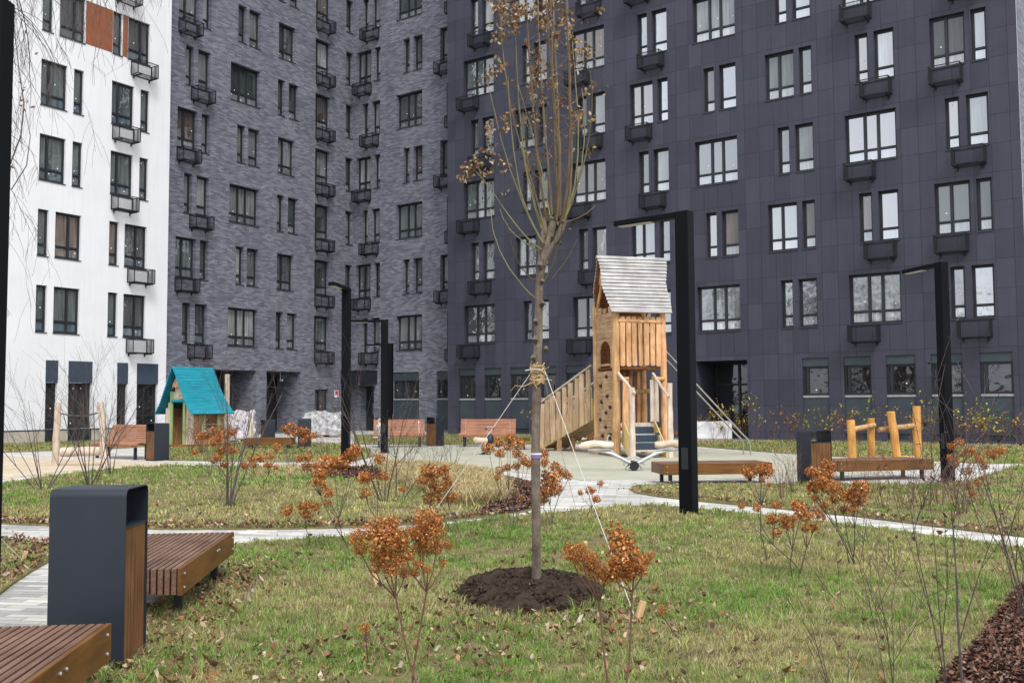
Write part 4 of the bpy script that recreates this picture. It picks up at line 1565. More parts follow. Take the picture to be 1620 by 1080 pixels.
# ------------------------------------------------------------------ wooden play tower
TP = pz(975, 27.2)
TW = empty('play_tower', (TP.x, TP.y, 0), R(16), 'tall wooden play tower with a grey shingle roof, ramp, steps and slide rails', 'play tower')


def log(name, a, b, r, mat='robinia', parent=TW, wob=0.06, n=12, smooth=True, k=7, bend=0.012, taper=0.9):
    a, b = Vector(a), Vector(b)
    mb = MB()
    pts, rad = [], []
    for i in range(k+1):
        t = i/k
        p = a.lerp(b, t)
        o = 0 if i in (0, k) else 1
        pts.append(p+Vector((rng.uniform(-bend, bend), rng.uniform(-bend, bend), rng.uniform(-bend, bend)*.3))*o)
        rad.append(r*(1+(taper-1)*t)*(1+rng.uniform(-wob, wob)))
    mb.tube(pts, rad, n)
    return mb.build(name, M[mat], parent, smooth=smooth)


S = 1.45
log('post', (0, 0, 0), (0.03, 0.02, 4.05), 0.115)
log('post', (S, 0.0, 0), (S-.03, 0.02, 4.0), 0.105, mat='pine')
log('post', (0, S, 0), (0.0, S, 4.35), 0.10)
log('post', (S, S, 0), (S, S, 4.1), 0.10)
# roof
ys, zs = [], []
front = [(0.725, 5.60), (0.58, 5.42), (0.42, 5.13), (0.31, 4.88), (0.21, 4.62), (0.10, 4.36), (-0.02, 4.14), (-0.17, 3.98), (-0.30, 3.93)]
front = [(0.725, 5.62), (0.63, 5.45), (0.50, 5.20), (0.38, 4.93), (0.26, 4.68), (0.14, 4.44), (0.02, 4.20), (-0.12, 4.02), (-0.24, 3.93)]


def roof_slope(prof, x0s, x1s, name, nplank=17, flip=False):
    P = [Vector((0, a, b)) for a, b in prof]
    tot = sum((P[i+1]-P[i]).length for i in range(len(P)-1))
    def pos(s):
        for i in range(len(P)-1):
            l = (P[i+1]-P[i]).length
            if s <= l or i == len(P)-2:
                return P[i]+(P[i+1]-P[i])*(s/l), (P[i+1]-P[i]).normalized()
            s -= l
    up, dn = MB(), MB()
    w = tot/nplank
    for i in range(nplank):
        t = (i+.5)/nplank
        c, d = pos(tot*t)
        a = math.atan2(d.z, d.y)
        x0 = x0s[0]+(x0s[1]-x0s[0])*t+0.035*math.sin(t*9)+rng.uniform(-.006, .006)
        x1 = x1s[0]+(x1s[1]-x1s[0])*t+0.035*math.sin(t*9+.5)+rng.uniform(-.006, .006)
        tl = rng.uniform(-.02, .02) + (0.05 if not flip else -0.05)
        mt = Matrix.Translation((0, c.y, c.z)) @ Matrix.Rotation(a+tl, 4, 'X')
        s = 1 if not flip else -1
        # outer skin on the weather side
        lo, hi = (-0.024, -0.004) if not flip else (0.004, 0.024)
        up.bevbox(x0, x1, -w/2+.015, w/2-.013, lo, hi, .003, 0, mt)
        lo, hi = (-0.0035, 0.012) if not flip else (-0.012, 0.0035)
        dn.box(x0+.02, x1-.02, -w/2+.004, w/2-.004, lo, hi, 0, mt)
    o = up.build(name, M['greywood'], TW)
    dn.build('roof_lining', M['pinedark'], o)  # lining toned dark so the gaps between planks look shaded
    return o


# front slope runs downwards towards -y: local z of the plank matrix points inwards there
roof_slope(front, (-0.27, -0.20), (1.84, 1.60), 'roof_slope')
back = [(0.735, 5.61), (0.83, 5.40), (0.95, 5.12), (1.07, 4.85), (1.18, 4.6), (1.30, 4.36), (1.42, 4.14), (1.52, 4.0), (1.60, 3.9)]
roof_slope(back, (-0.27, -0.05), (1.84, 1.60), 'roof_slope', flip=True)
# gable boards
for x, nm in ((-0.10, 'gable_board'), (1.55, 'gable_board')):
    mb = MB()
    mb.prism([(0.60, 5.15), (0.72, 5.35), (0.84, 5.15), (0.95, 4.80), (0.84, 4.88), (0.72, 4.98), (0.60, 4.88), (0.46, 4.80)], x, x+0.04, 'x')
    mb.build(nm, M['pine'], TW)
log('rafter', (-0.06, .74, 4.95), (-0.02, 1.40, 3.95), 0.045, 'pine')
log('rafter', (-0.06, .70, 4.95), (0.0, 0.05, 4.0), 0.045, 'pine')
log('ridge_beam', (-.15, .73, 5.42), (1.65, .73, 5.42), 0.05, 'pine')
# panel with arch on the left side
mb = MB()
zt, zb = 4.12, 2.45
for i in range(7):
    z0 = 3.28+i*(zt-3.28)/6 if i < 6 else None
    if z0 is None:
        break
    z1 = z0+(zt-3.28)/6-.006
    if i == 5:
        mb.box(-.02, .02, 0.1, 0.45, z0, z1+.03)
        mb.box(-.02, .02, 0.62, 0.85, z0, z1)
        mb.box(-.02, .02, 1.0, 1.36, z0, z1+.05)
    else:
        mb.box(-.02, .02, 0.1, 1.36, z0, z1)
# arch: two jambs and a curved head
ya, yb = 0.30, 1.16
ar = [(0.1, 3.27), (0.1, 2.45), (ya, 2.45), (ya, 2.86)]
ar += [(ya+(yb-ya)*(0.5-.5*math.cos(R(a))), 2.86+0.34*math.sin(R(a))) for a in range(15, 180, 15)]
ar += [(yb, 2.86), (yb, 2.45), (1.36, 2.45), (1.36, 3.27)]
for i in range(3, len(ar)-4):
    (y0, z0), (y1, z1) = ar[i], ar[i+1]
    mb.add([(-.02, y0, z0), (-.02, y1, z1), (-.02, y1, 3.272), (-.02, y0, 3.272), (.02, y0, z0), (.02, y1, z1), (.02, y1, 3.272), (.02, y0, 3.272)],
           [(0, 3, 2, 1), (4, 5, 6, 7), (0, 1, 5, 4)])
mb.box(-.021, .021, .1, ya, 2.45, 3.272)
mb.box(-.021, .021, yb, 1.36, 2.45, 3.272)
mb.box(-.10, .03, .3, 1.1, 2.50, 2.56)
mb.build('side_panel', M['robinia_h'], TW)
mb = MB()
nz = 13
for i in range(nz):
    z0 = 0.12+i*(2.36-.12)/nz
    e = rng.uniform(-.008, .008)
    mb.box(-.03+e, .015+e, 0.10, 1.36, z0, z0+(2.36-.12)/nz-.008)
cw = mb.build('climbing_wall', M['robinia_h'], TW)
for (y, z) in ((0.55, 2.2), (1.0, 1.95), (.5, 1.65), (.95, 1.5), (.6, 1.2), (1.05, 1.0), (.65, .8), (.3, 1.35), (.9, .55), (.35, .5)):
    mb = MB()
    mb.tube([(-.03, y, z), (-.07, y, z+.01), (-.10, y, z+.015)], [0.055, 0.05, 0.02], 8)
    mb.build('climbing_hold', M['hold'], cw, smooth=True)
# front balustrade
log('rail', (0.06, -.05, 3.72), (S-.06, -.05, 3.70), 0.062, 'pine', n=10)
bw = 0.165


def board(x, y, z0, z1, w, mat, name='baluster_board', par=TW, tip=True, top=False, th=.022):
    pts = [(x-w/2, z1), (x-w/2, z0+w*.3)]
    if tip:
        pts += [(x-w/2+w*(0.5-.5*math.cos(R(a))), z0+w*.3-w*.3*math.sin(R(a))) for a in (30, 60, 90, 120, 150)]
    else:
        pts = [(x-w/2, z1), (x-w/2, z0), (x+w/2, z0)]
    if tip:
        pts += [(x+w/2, z0+w*.3)]
    pts += [(x+w/2, z1)]
    if top:
        pts += [(x+w/2-w*(0.5-.5*math.cos(R(a))), z1+w*.3*math.sin(R(a))) for a in (30, 60, 90, 120, 150)]
    mb = MB()
    sh = rng.uniform(-.02, .02)
    pts = [(a+sh*(b-z0), b) for a, b in pts]
    mb.prism(pts, y-th, y+th, 'y')
    return mb.build(name, M[mat], par)


for i in range(7):
    x = 0.19+i*0.178
    board(x, -.06, 2.47+rng.uniform(-.01, .02), 3.80, 0.142 if i not in (3,) else .11, 'pine', top=True)
for i in range(6):
    board(0.2+i*.15, S-.04, 2.18+.04*(i % 2), 3.0, 0.13, 'pinedark')
mb = MB()
mb.box(0.05, S-.05, 0.03, S-.06, 2.40, 2.46)
mb.build('upper_deck', M['pinedark'], TW)
mb = MB()
mb.box(.1, S-.1, S-.09, S-.055, 3.0, 4.0)
mb.build('back_panel', M['pinedark'], TW)
# lower deck, back wall boards, inner log
mb = MB()
mb.box(0.12, S-.08, 0.02, S-.1, .72, .78)
mb.build('lower_deck', M['robinia'], TW)
for i in range(6):
    board(0.80+i*.115, S-.05, .78, 2.38, .10, 'pinedark' if i % 2 else 'pine', tip=False)
log('cross_log', (0.75, .8, 1.78), (1.35, .8, 1.80), .07, 'robinia')
# steps with navy risers
for i, (z, y) in enumerate(((0.20, -.84), (0.40, -.58), (0.62, -.32))):
    mb = MB()
    mb.box(.22, 1.06, y, y+.26, z-.02, z+.012)
    st = mb.build('step', M['steel'] if i else M['palewood'], TW)
    mb = MB()
    mb.box(.24, 1.04, y+.235, y+.255, z+.012, z+.20)
    mb.build('riser', M['navy'], st)
mb = MB()
mb.box(.2, 1.1, -.06, -.02, .80, .93)
mb.build('threshold_board', M['palewood'], TW)
for x in (.17, 1.09):
    mb = MB()
    mb.prism([(-.86, .02), (-.86, .25), (-.1, .98), (0, .98), (0, .35), (-.4, .02)], x, x+.03, 'x')
    mb.build('stringer', M['yellowboard'], TW)
log('newel_post', (0.14, -.80, 0), (0.14, -.80, 1.88), .085, 'palewood', n=10)
log('newel_post', (1.22, -.80, 0), (1.24, -.80, 2.0), .085, 'palewood', n=10)
for (a, b) in (((.05, -.05, 2.3), (.16, -.95, 1.72)), ((1.10, -.02, 2.28), (1.13, -.95, 1.62))):
    log('handrail', a, b, .042, 'palewood', n=8)
for x in (.22, 1.02, 1.14):
    board(x+.02, -.09, .95, 2.1, .13, 'palewood', name='side_board', tip=False)
board(.22, -.12, .55, 2.15, .17, 'pine', name='side_board')
log('short_log', (.02, -.05, 2.12), (.35, -.12, 2.12), .065, 'robinia')
log('short_log', (1.05, -.05, 2.14), (1.42, -.06, 2.12), .065, 'robinia')
# slide rails to the right
for o in (0.0, 0.38):
    mb = MB()
    a = Vector((S+.02, .35+o, 3.12-.1*o))
    b = Vector((3.62, -.45+o, .55))
    c = Vector((3.78, -.50+o, .32))
    e = Vector((3.80, -.50+o, 0))
    mb.tube([a, b, (b+c)/2+Vector((.02, 0, .02)), c, e], 0.024, 8)
    mb.build('slide_rail', M['dullsteel'], TW, smooth=True)
# ramp: from the back left corner to the ground on the far left
ra, rb = Vector((pz(939, 29.3).x, 29.3, 1.10)), Vector((pz(856, 31.3).x, 31.3, 0.14))
inv = Matrix.Translation((TP.x, TP.y, 0)) @ Matrix.Rotation(R(16), 4, 'Z')
inv = inv.inverted()
A_, B_ = inv @ ra, inv @ rb
dv = (B_-A_)
side = Vector((-dv.y, dv.x, 0)).normalized()
if side.y < 0:
    side = -side
mb = MB()
mb.add([A_, B_, B_+side*.95, A_+side*.95, A_-Vector((0, 0, .09)), B_-Vector((0, 0, .09)), B_+side*.95-Vector((0, 0, .09)), A_+side*.95-Vector((0, 0, .09))],
       [(0, 1, 2, 3), (7, 6, 5, 4), (0, 4, 5, 1), (1, 5, 6, 2), (2, 6, 7, 3), (3, 7, 4, 0)])
rd = mb.build('ramp_deck', M['robinia_h'], TW)
mb = MB()
o = -side*.03
mb.add([A_+o+Vector((0, 0, -.12)), B_+o+Vector((0, 0, -.12)), B_+o+Vector((0, 0, .5)), A_+o+Vector((0, 0, .5)),
        A_+o*.2+Vector((0, 0, -.12)), B_+o*.2+Vector((0, 0, -.12)), B_+o*.2+Vector((0, 0, .5)), A_+o*.2+Vector((0, 0, .5))],
       [(0, 1, 2, 3), (7, 6, 5, 4), (0, 4, 5, 1), (2, 6, 7, 3)])
mb.build('ramp_edge_board', M['yellowboard'], rd)
uh = Vector((dv.x, dv.y, 0))
Lh = uh.length
uh.normalize()
for s_ in (0, 1):
    off = -side*.06 if s_ == 0 else side*.98
    nb = 9
    for i in range(nb):
        t = (i+.5)/nb
        c = A_+dv*t+off
        w = 0.27 if s_ == 0 else .2
        w = Lh/nb*.68*rng.uniform(.85, 1.15)
        z0 = c.z-.13+rng.uniform(-.03, .03)
        z1 = c.z+1.42-.02*i
        ty = side*.02
        sl = uh*w/2
        sh = uh*rng.uniform(-.05, .05)
        mb = MB()
        q = [Vector((c.x, c.y, z0))-sl+Vector((0, 0, .05)), Vector((c.x, c.y, z0)), Vector((c.x, c.y, z0))+sl+Vector((0, 0, .05)), Vector((c.x, c.y, z1))+sl+sh, Vector((c.x, c.y, z1))-sl+sh]
        mb.add([p-ty for p in q]+[p+ty for p in q], [(0, 1, 2, 3, 4), (9, 8, 7, 6, 5), (0, 5, 6, 1), (1, 6, 7, 2), (2, 7, 8, 3), (3, 8, 9, 4), (4, 9, 5, 0)])
        mb.build('ramp_board', M['rampwood'], rd)
    a = A_+off+Vector((0, 0, 1.48))
    b = B_+off+Vector((0, 0, 1.33))
    mb = MB()
    mb.add([a-side*.035-Vector((0, 0, .03)), b-side*.035-Vector((0, 0, .03)), b+side*.035-Vector((0, 0, .03)), a+side*.035-Vector((0, 0, .03)), a-side*.035+Vector((0, 0, .02)), b-side*.035+Vector((0, 0, .02)), b+side*.035+Vector((0, 0, .02)), a+side*.035+Vector((0, 0, .02))],
           [(0, 1, 2, 3), (7, 6, 5, 4), (0, 4, 5, 1), (1, 5, 6, 2), (2, 6, 7, 3), (3, 7, 4, 0)])
    mb.build('ramp_rail', M['palewood'], rd)
    log('ramp_post', (B_+off+Vector((0, 0, -.14))), (B_+off+Vector((0, 0, 1.55))), .075, 'palewood', rd)
    m_ = A_+dv*.62+off*.5
    log('ramp_post', Vector((m_.x, m_.y, 0)), Vector((m_.x, m_.y, m_.z-.1)), .085, 'robinia', rd)
    m_ = A_+dv*.93+off*.5
    log('ramp_post', Vector((m_.x, m_.y, 0)), Vector((m_.x, m_.y, m_.z-.05)), .085, 'robinia', rd)

# ------------------------------------------------------------------ seesaw
sp_ = pz(1003, 21.8)
ss = empty('seesaw', (sp_.x, sp_.y, 0), R(3), 'low seesaw with grey steel arms and two pale log seats on the playground', 'seesaw')
mb = MB()
mb.tube([(-.02, -.16, .12), (-.02, .16, .12)], .10, 16)
mb.build('pivot', M['black'], ss, smooth=True)
mb = MB()
for y in (-.13, .13):
    mb.tube([(-.18+.18*(1-math.cos(R(a)))-.0, y, .16*math.sin(R(a))) for a in range(0, 181, 20)], .014, 6)
mb.tube([(-.20+.45*(0.5-.5*math.cos(R(a))), .22, .10+.20*math.sin(R(a))) for a in range(0, 181, 18)], .02, 6)
mb.build('base_hoop', M['steel'], ss, smooth=True)
for sgn, bx in ((-1, 0), (1, 0)):
    mb = MB()
    mb.tube([(0, 0, .12), (.28*sgn, 0, .27), (.52*sgn, 0, .385), (.72*sgn, 0, .43), (1.02*sgn, 0, .455)], [.045, .042, .038, .03, .025], 10)
    arm = mb.build('arm', M['steel'], ss, smooth=True)
    mb = MB()
    mb.box(min(.55*sgn, 1.02*sgn), max(.55*sgn, 1.02*sgn), -.07, -.045, .46, .485)
    mb.box(min(.55*sgn, 1.02*sgn), max(.55*sgn, 1.02*sgn), .045, .07, .46, .485)
    mb.tube([(.36*sgn, 0, .33), (.55*sgn, 0, .48)], .016, 6)
    mb.build('seat_frame', M['steel'], arm)
    mb = MB()
    mb.tube([(.46*sgn, 0, .56), (.50*sgn, 0, .565), (.62*sgn, 0, .56), (.75*sgn, 0, .585), (.88*sgn, 0, .59), (1.02*sgn, 0, .56), (1.14*sgn, 0, .545), (1.2*sgn, 0, .53)], [.055, .075, .085, .075, .085, .095, .08, .03], 14)
    mb.build('log_seat', M['seatwood'], ss, smooth=True)
    mb = MB()
    mb.tube([(.60*sgn, 0, .56), (.58*sgn, 0, .72), (.53*sgn, 0, .80), (.50*sgn, 0, .82)], .016, 8)
    hb_ = mb.build('handlebar', M['steel'], ss, smooth=True)
    mb = MB()
    mb.tube([(.52*sgn, -.14, .80), (.52*sgn, .14, .80)], .028, 8)
    mb.build('grip', M['black'], hb_, smooth=True)


# ------------------------------------------------------------------ spring rockers
def spring(mb, x, y, z0, z1, r=.09, turns=4, w=.016):
    pts = [(x+r*math.cos(a), y+r*math.sin(a), z0+(z1-z0)*a/(turns*2*math.pi)) for a in [i*2*math.pi/14 for i in range(turns*14+1)]]
    mb.tube(pts, w, 6)


p = pz(767, 28.8)
t = empty('spring_rocker', (p.x, p.y, 0), R(12), 'spring rocker with a pale log body, black spring and rounded black nose', 'spring rocker')
mb = MB(); spring(mb, 0, 0, .02, .30); mb.tube([(0, 0, 0), (0, 0, .02)], .16, 14); mb.build('spring', M['black'], t, smooth=True)
mb = MB(); mb.tube([(-.32, 0, .40), (-.28, 0, .42), (-.1, 0, .41), (.05, 0, .40), (.12, 0, .40)], [.05, .10, .085, .10, .06], 12); mb.build('seat', M['seatwood'], t, smooth=True)
mb = MB(); mb.tube([(.14, 0, .28), (.14, 0, .34), (.15, 0, .42), (.16, 0, .52), (.17, 0, .60)], [.05, .11, .12, .09, .03], 14); mb.build('body', M['binshell'], t, smooth=True)
mb = MB(); mb.tube([(.15, -.01, .55), (.05, 0, .70), (.02, 0, .76), (.08, 0, .80), (.18, 0, .80), (.24, 0, .76)], .016, 8); h_ = mb.build('handle', M['steel'], t, smooth=True)
mb = MB(); mb.tube([(.03, -.08, .74), (.03, .04, .74)], .03, 8); mb.build('grip', M['black'], h_, smooth=True)
mb = MB(); mb.tube([(.24, -.08, .75), (.24, .04, .75)], .03, 8); mb.build('grip', M['black'], h_, smooth=True)
mb = MB(); mb.tube([(.1, -.14, .27), (.1, .14, .27)], .03, 8); mb.build('footrest', M['black'], t, smooth=True)
mb = MB(); mb.tube([(.3, -.05, .26), (.42, -.05, .26)], .035, 8); mb.build('footrest', M['black'], t, smooth=True)

p = pz(604, 31.5)
t = empty('spring_rocker', (p.x, p.y, 0), R(-5), 'silver and ivory spring rocker seen end on in front of the left terracotta bench', 'spring rocker')
mb = MB(); spring(mb, 0, 0, .06, .36, .08); mb.box(-.14, .14, -.14, .14, 0, .06); mb.build('spring', M['steel'], t, smooth=True)
mb = MB(); mb.tube([(0, -.1, .36), (0, -.18, .5), (0, -.1, .62), (0, .1, .62), (0, .2, .45), (0, .1, .34)], .035, 8); mb.tube([(-.06, -.12, .32), (-.05, -.2, .55), (-.02, -.16, .66)], .03, 8); mb.tube([(.06, -.12, .32), (.05, -.2, .55), (.02, -.16, .66)], .03, 8); mb.build('frame', M['steel'], t, smooth=True)
mb = MB(); mb.tube([(0, -.22, .70), (0, -.16, .72), (0, 0, .73), (0, .16, .72), (0, .24, .69)], [.09, .155, .17, .15, .08], 14); mb.build('seat', M['ivory'], t, smooth=True)
mb = MB(); mb.tube([(-.11, 0, .82), (-.10, 0, .94), (-.13, 0, 1.0), (.13, 0, 1.0), (.10, 0, .94), (.11, 0, .82)], .022, 8); h_ = mb.build('handle', M['ivory'], t, smooth=True)
mb = MB(); mb.tube([(-.2, 0, 1.0), (-.1, 0, 1.02)], .028, 8); mb.build('grip', M['black'], h_, smooth=True)
mb = MB(); mb.tube([(.2, 0, 1.0), (.1, 0, 1.02)], .028, 8); mb.build('grip', M['black'], h_, smooth=True)
mb = MB(); mb.tube([(-.27, 0, .42), (-.06, 0, .42)], .03, 8); mb.build('footrest', M['steel'], t, smooth=True)
mb = MB(); mb.tube([(.27, 0, .42), (.06, 0, .42)], .03, 8); mb.build('footrest', M['steel'], t, smooth=True)

# ------------------------------------------------------------------ log play posts on the right
p = pz(1348, 23.6)
LP = empty('log_climbing_frame', (p.x, p.y, 0), R(6), 'honey coloured log climbing posts with short cross logs behind the right bench', 'play equipment')
for (a, b, r) in (((0, 0, 0), (-.02, 0, 1.04), .095), ((.87, .82, 0), (.88, .82, 1.07), .085), ((1.07, -.1, 0), (.93, -.1, 1.23), .095), ((1.75, .25, 0), (1.76, .25, 1.36), .10)):
    log('post', a, b, r, 'honey', LP, taper=.97)
log('cross_log', (.14, .35, .80), (.92, .75, .90), .065, 'robinia', LP)
log('cross_log', (.72, .1, .80), (1.70, .22, .90), .065, 'robinia', LP)
log('base_log', (.0, .05, .08), (1.15, -.02, .10), .065, 'robinia', LP)
log('base_log', (.82, .78, .10), (1.7, .3, .10), .06, 'robinia', LP)
log('base_log', (1.05, .1, .12), (1.65, .25, .12), .06, 'robinia', LP)

# ------------------------------------------------------------------ swinging log over the sand pit
p = pz(88, 24.6)
SW = empty('log_swing', (p.x, p.y, 0), 0, 'log hung between two rough posts over the sand pit', 'play equipment')
log('post', (.0, 0, 0), (.04, 0, 1.55), .085, 'palewood', SW, bend=.018)
log('post', (1.28, -.1, 0), (1.12, -.1, 1.56), .085, 'palewood', SW, bend=.018)
log('swing_log', (.10, .1, .34), (1.12, .1, .36), .12, 'palewood', SW, k=5)
mb = MB(); mb.tube([(.06, 0, 1.30), (.35, 0, 1.24), (.7, 0, 1.22), (1.1, -.05, 1.31)], .018, 6); mb.build('rope', M['twig'], SW, smooth=True)

# ------------------------------------------------------------------ playhouse
p = pz(306, 34.2)
PHo = empty('playhouse', (p.x, p.y, 0), R(56), 'small wooden playhouse with a steep teal plank roof and lime green door frame', 'playhouse')
Wd, Ld = 1.5, 1.28      # gable width runs to the left-back (local +y), length to local +x
# local +x: ridge direction (away to the right); local +y: gable direction (away to the left)
def pl_board(mb, x, y, z0, z1, w, alongy=True, th=.02):
    if alongy:
        mb.box(x-th, x+th, y-w/2, y+w/2, z0, z1)
    else:
        mb.box(x-w/2, x+w/2, y-th, y+th, z0, z1)


def gz(y):
    t = abs(y-Wd/2)/(Wd/2)
    return 2.48-1.2*t**.9


mb = MB()
nb = 12
for i in range(nb):
    y = (i+.5)*Wd/nb
    z0 = 0.12
    if .45 < y < 1.13:
        z0 = 1.60
    pl_board(mb, 0, y, z0, gz(y), Wd/nb-.012)
mb.build('gable_wall', M['palewood'], PHo)
mb = MB()
for i in range(nb):
    y = (i+.5)*Wd/nb
    pl_board(mb, Ld, y, .12, gz(y), Wd/nb-.012)
mb.build('gable_wall', M['pine'], PHo)
mb = MB()
nb = 14
for i in range(nb):
    x = (i+.5)*Ld/nb
    win = .4 < x < 1.0
    if win:
        pl_board(mb, x, 0, .12, .62, Ld/nb-.012, False)
        pl_board(mb, x, 0, 1.18, 1.35, Ld/nb-.012, False)
    else:
        pl_board(mb, x, 0, .12, 1.35, Ld/nb-.012, False)
mb.build('side_wall', M['pine'], PHo)
mb = MB()
for i in range(nb):
    pl_board(mb, (i+.5)*Ld/nb, Wd, .12, 1.35, Ld/nb-.012, False)
mb.build('side_wall', M['pine'], PHo)
mb = MB()
mb.box(-.35, Ld+.1, -.1, Wd+.1, .02, .12)
mb.build('floor', M['pinedark'], PHo)
for y in (.44, 1.14):
    mb = MB()
    mb.box(-.07, -.022, y-.06, y+.06, .12, 1.95)
    mb.build('door_post', M['lime'], PHo)
mb = MB(); mb.tube([(-.05, .36, 1.62), (-.05, 1.08, 1.62)], .06, 8); mb.build('door_lintel', M['teal'], PHo, smooth=True)
for x in (.42, 1.02):
    mb = MB(); mb.box(x-.05, x+.05, -.06, -.022, .5, 1.3); mb.build('window_post', M['lime'], PHo)
mb = MB(); mb.box(.48, .96, -.06, -.022, .5, .66); mb.build('window_panel', M['teal'], PHo)
mb = MB()
for a, b in (((.25, -.16, .80), (1.15, -.16, .80)), ((.25, -.16, .80), (.25, -.16, .30)), ((.25, -.16, .8), (.25, 0, .8)), ((1.15, -.16, .8), (1.15, 0, .8))):
    mb.tube([a, b], .014, 6)
mb.build('window_rail', M['steel'], PHo)
mb = MB()
mb.prism([(.42, 2.02), (.5, 2.12), (.62, 2.08), (.72, 2.10), (.84, 2.08), (.95, 2.12), (1.03, 2.02), (.98, 2.2), (.75, 2.50), (.52, 2.2)], -.14, -.09, 'x')
mb.build('gable_ornament', M['pine'], PHo)
for sgn in (0, 1):
    prof = [(Wd/2, 2.80), (Wd/2-.16, 2.50), (Wd/2-.34, 2.14), (Wd/2-.52, 1.80), (Wd/2-.71, 1.48), (Wd/2-.88, 1.26), (Wd/2-.98, 1.16)]
    if sgn:
        prof = [(Wd-y, z) for y, z in prof]
    up = MB(); dn = MB()
    P = [Vector((0, a, b)) for a, b in prof]
    tot = sum((P[i+1]-P[i]).length for i in range(len(P)-1))
    npk = 17
    for i in range(npk):
        s = tot*(i+.5)/npk
        for j in range(len(P)-1):
            l = (P[j+1]-P[j]).length
            if s <= l or j == len(P)-2:
                c = P[j]+(P[j+1]-P[j])*(s/l); d = (P[j+1]-P[j]).normalized(); break
            s -= l
        a = math.atan2(d.z, d.y)
        w = tot/npk
        t_ = i/npk
        tl = .24 if not sgn else -.24
        mt = Matrix.Translation((0, c.y, c.z)) @ Matrix.Rotation(a+tl, 4, 'X')
        x0, x1 = -.36+.06*t_+rng.uniform(-.008, .008), Ld+.10+.22*t_*t_+rng.uniform(-.008, .008)
        lo, hi = (-.03, -.002) if not sgn else (.002, .03)
        up.bevbox(x0, x1, -w/2+.008, w/2-.006, lo, hi, .004, 0, mt)
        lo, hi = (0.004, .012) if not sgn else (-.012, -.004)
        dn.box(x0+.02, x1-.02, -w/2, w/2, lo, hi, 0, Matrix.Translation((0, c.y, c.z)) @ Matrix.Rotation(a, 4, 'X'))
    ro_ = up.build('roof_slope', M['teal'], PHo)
    dn.build('roof_lining', M['tealdark'], ro_)  # sheet added behind the planks, its dark teal draws the shade lines
# free standing posts beside it
for px, D, z1, r, lab in ((358.5, 37.5, 2.62, .105, 'tall pale wooden post standing right behind the teal playhouse'), (397, 35.5, .98, .09, 'short pale wooden post beside the plastic wrapped pile')):
    q = pz(px, D)
    o = log('wooden_post', (0, 0, 0), (0, 0, z1), r, 'palewood', None)
    o.location = q
    tag(o, lab, 'post')


# ------------------------------------------------------------------ wrapped piles
def lump(name, p, w, d, h, ang, label, mat, seed, base=True, noise_=.12):
    t = empty(name, (p.x, p.y, 0), ang, label, 'wrapped pile' if noise_ > .05 else 'pallet')
    mb = MB()
    nx, ny, nz = 16, 8, 10
    r = random.Random(seed)
    idx = {}
    vs, fs = [], []
    def V(i, j, k):
        if (i, j, k) not in idx:
            x, y, z = i/nx-.5, j/ny-.5, k/nz
            q = vnoise(np.array([x*5+z*3]), np.array([y*5-z*4]), 1.3, seed)[0]-.5
            q2 = vnoise(np.array([x*7-z*5]), np.array([z*7+y*3]), 2.3, seed+1)[0]-.5
            s = 1+(noise_*1.5*q+noise_*q2)
            top = z > .5
            zz = z*h*(1+noise_*2.2*(vnoise(np.array([x*4]), np.array([y*4]), 1.0, seed+2)[0]-.5)*(1 if top else 0)) + noise_*.4*q2*h*(z > 0)
            rr = 1-(.14*noise_/.12)*max(0, z-.6)
            idx[(i, j, k)] = len(vs)
            vs.append((x*w*s*rr, y*d*s*rr, zz+(.13 if base else 0)))
        return idx[(i, j, k)]
    for i in range(nx):
        for k in range(nz):
            fs += [(V(i, 0, k), V(i+1, 0, k), V(i+1, 0, k+1), V(i, 0, k+1)), (V(i+1, ny, k), V(i, ny, k), V(i, ny, k+1), V(i+1, ny, k+1))]
        for j in range(ny):
            fs += [(V(i, j, nz), V(i+1, j, nz), V(i+1, j+1, nz), V(i, j+1, nz))]
    for j in range(ny):
        for k in range(nz):
            fs += [(V(0, j+1, k), V(0, j, k), V(0, j, k+1), V(0, j+1, k+1)), (V(nx, j, k), V(nx, j+1, k), V(nx, j+1, k+1), V(nx, j, k+1))]
    mb.add(vs, fs)
    mb.build('wrapping', M[mat], t, smooth=noise_ > .05)
    if base:
        mb = MB()
        mb.box(-w/2, w/2, -d/2, d/2, .09, .125)
        for x in (-w/2, -.06, w/2-.12):
            mb.box(x, x+.12, -d/2+.002, d/2-.002, 0.0, .088)
        mb.build('pallet', M['pallet'], t)
    return t


def pf(name='film'):
    m, nt, b = nmat('printed_film')
    v = coord(nt)
    f = noise(nt, v, 4.5, 6, .65)
    cc = ramp(nt, f, [(.36, (.12, .11, .12)), (.46, (.42, .40, .42)), (.53, (.62, .61, .64)), (.56, (.34, .12, .11)), (.60, (.68, .68, .72))])
    nt.links.new(cc, b.inputs['Base Color'])
    b.inputs['Roughness'].default_value = .25
    bump(nt, b, noise(nt, v, 9, 8, .7), 1.0, .06)
    return m


M['printfilm'] = pf()
lump('wrapped_pile', pz(380, 40.5), 1.2, .9, 1.05, R(10), 'pile wrapped in printed clear plastic film beside the playhouse', 'printfilm', 3)
lump('wrapped_pile', pz(514, 45), 1.75, 1.0, .95, R(-5), 'long low pile under crumpled clear plastic film before the corner door', 'film', 5)
lump('wrapped_pallet', pz(910, 37.5), 1.15, .9, .60, R(8), 'white wrapped pallet stack seen under the wooden ramp', 'pack', 7, noise_=.015)
lump('wrapped_pallet', pz(983, 38.5), .5, .8, .55, R(8), 'white wrapped pallet stack seen through the play tower', 'printfilm', 9, noise_=.02)
lump('wrapped_pallet', pz(1130, 37.3), 1.3, .9, .62, R(-12), 'white wrapped pallet stack right of the near street lamp by the dark entrance', 'pack', 11, noise_=.015)

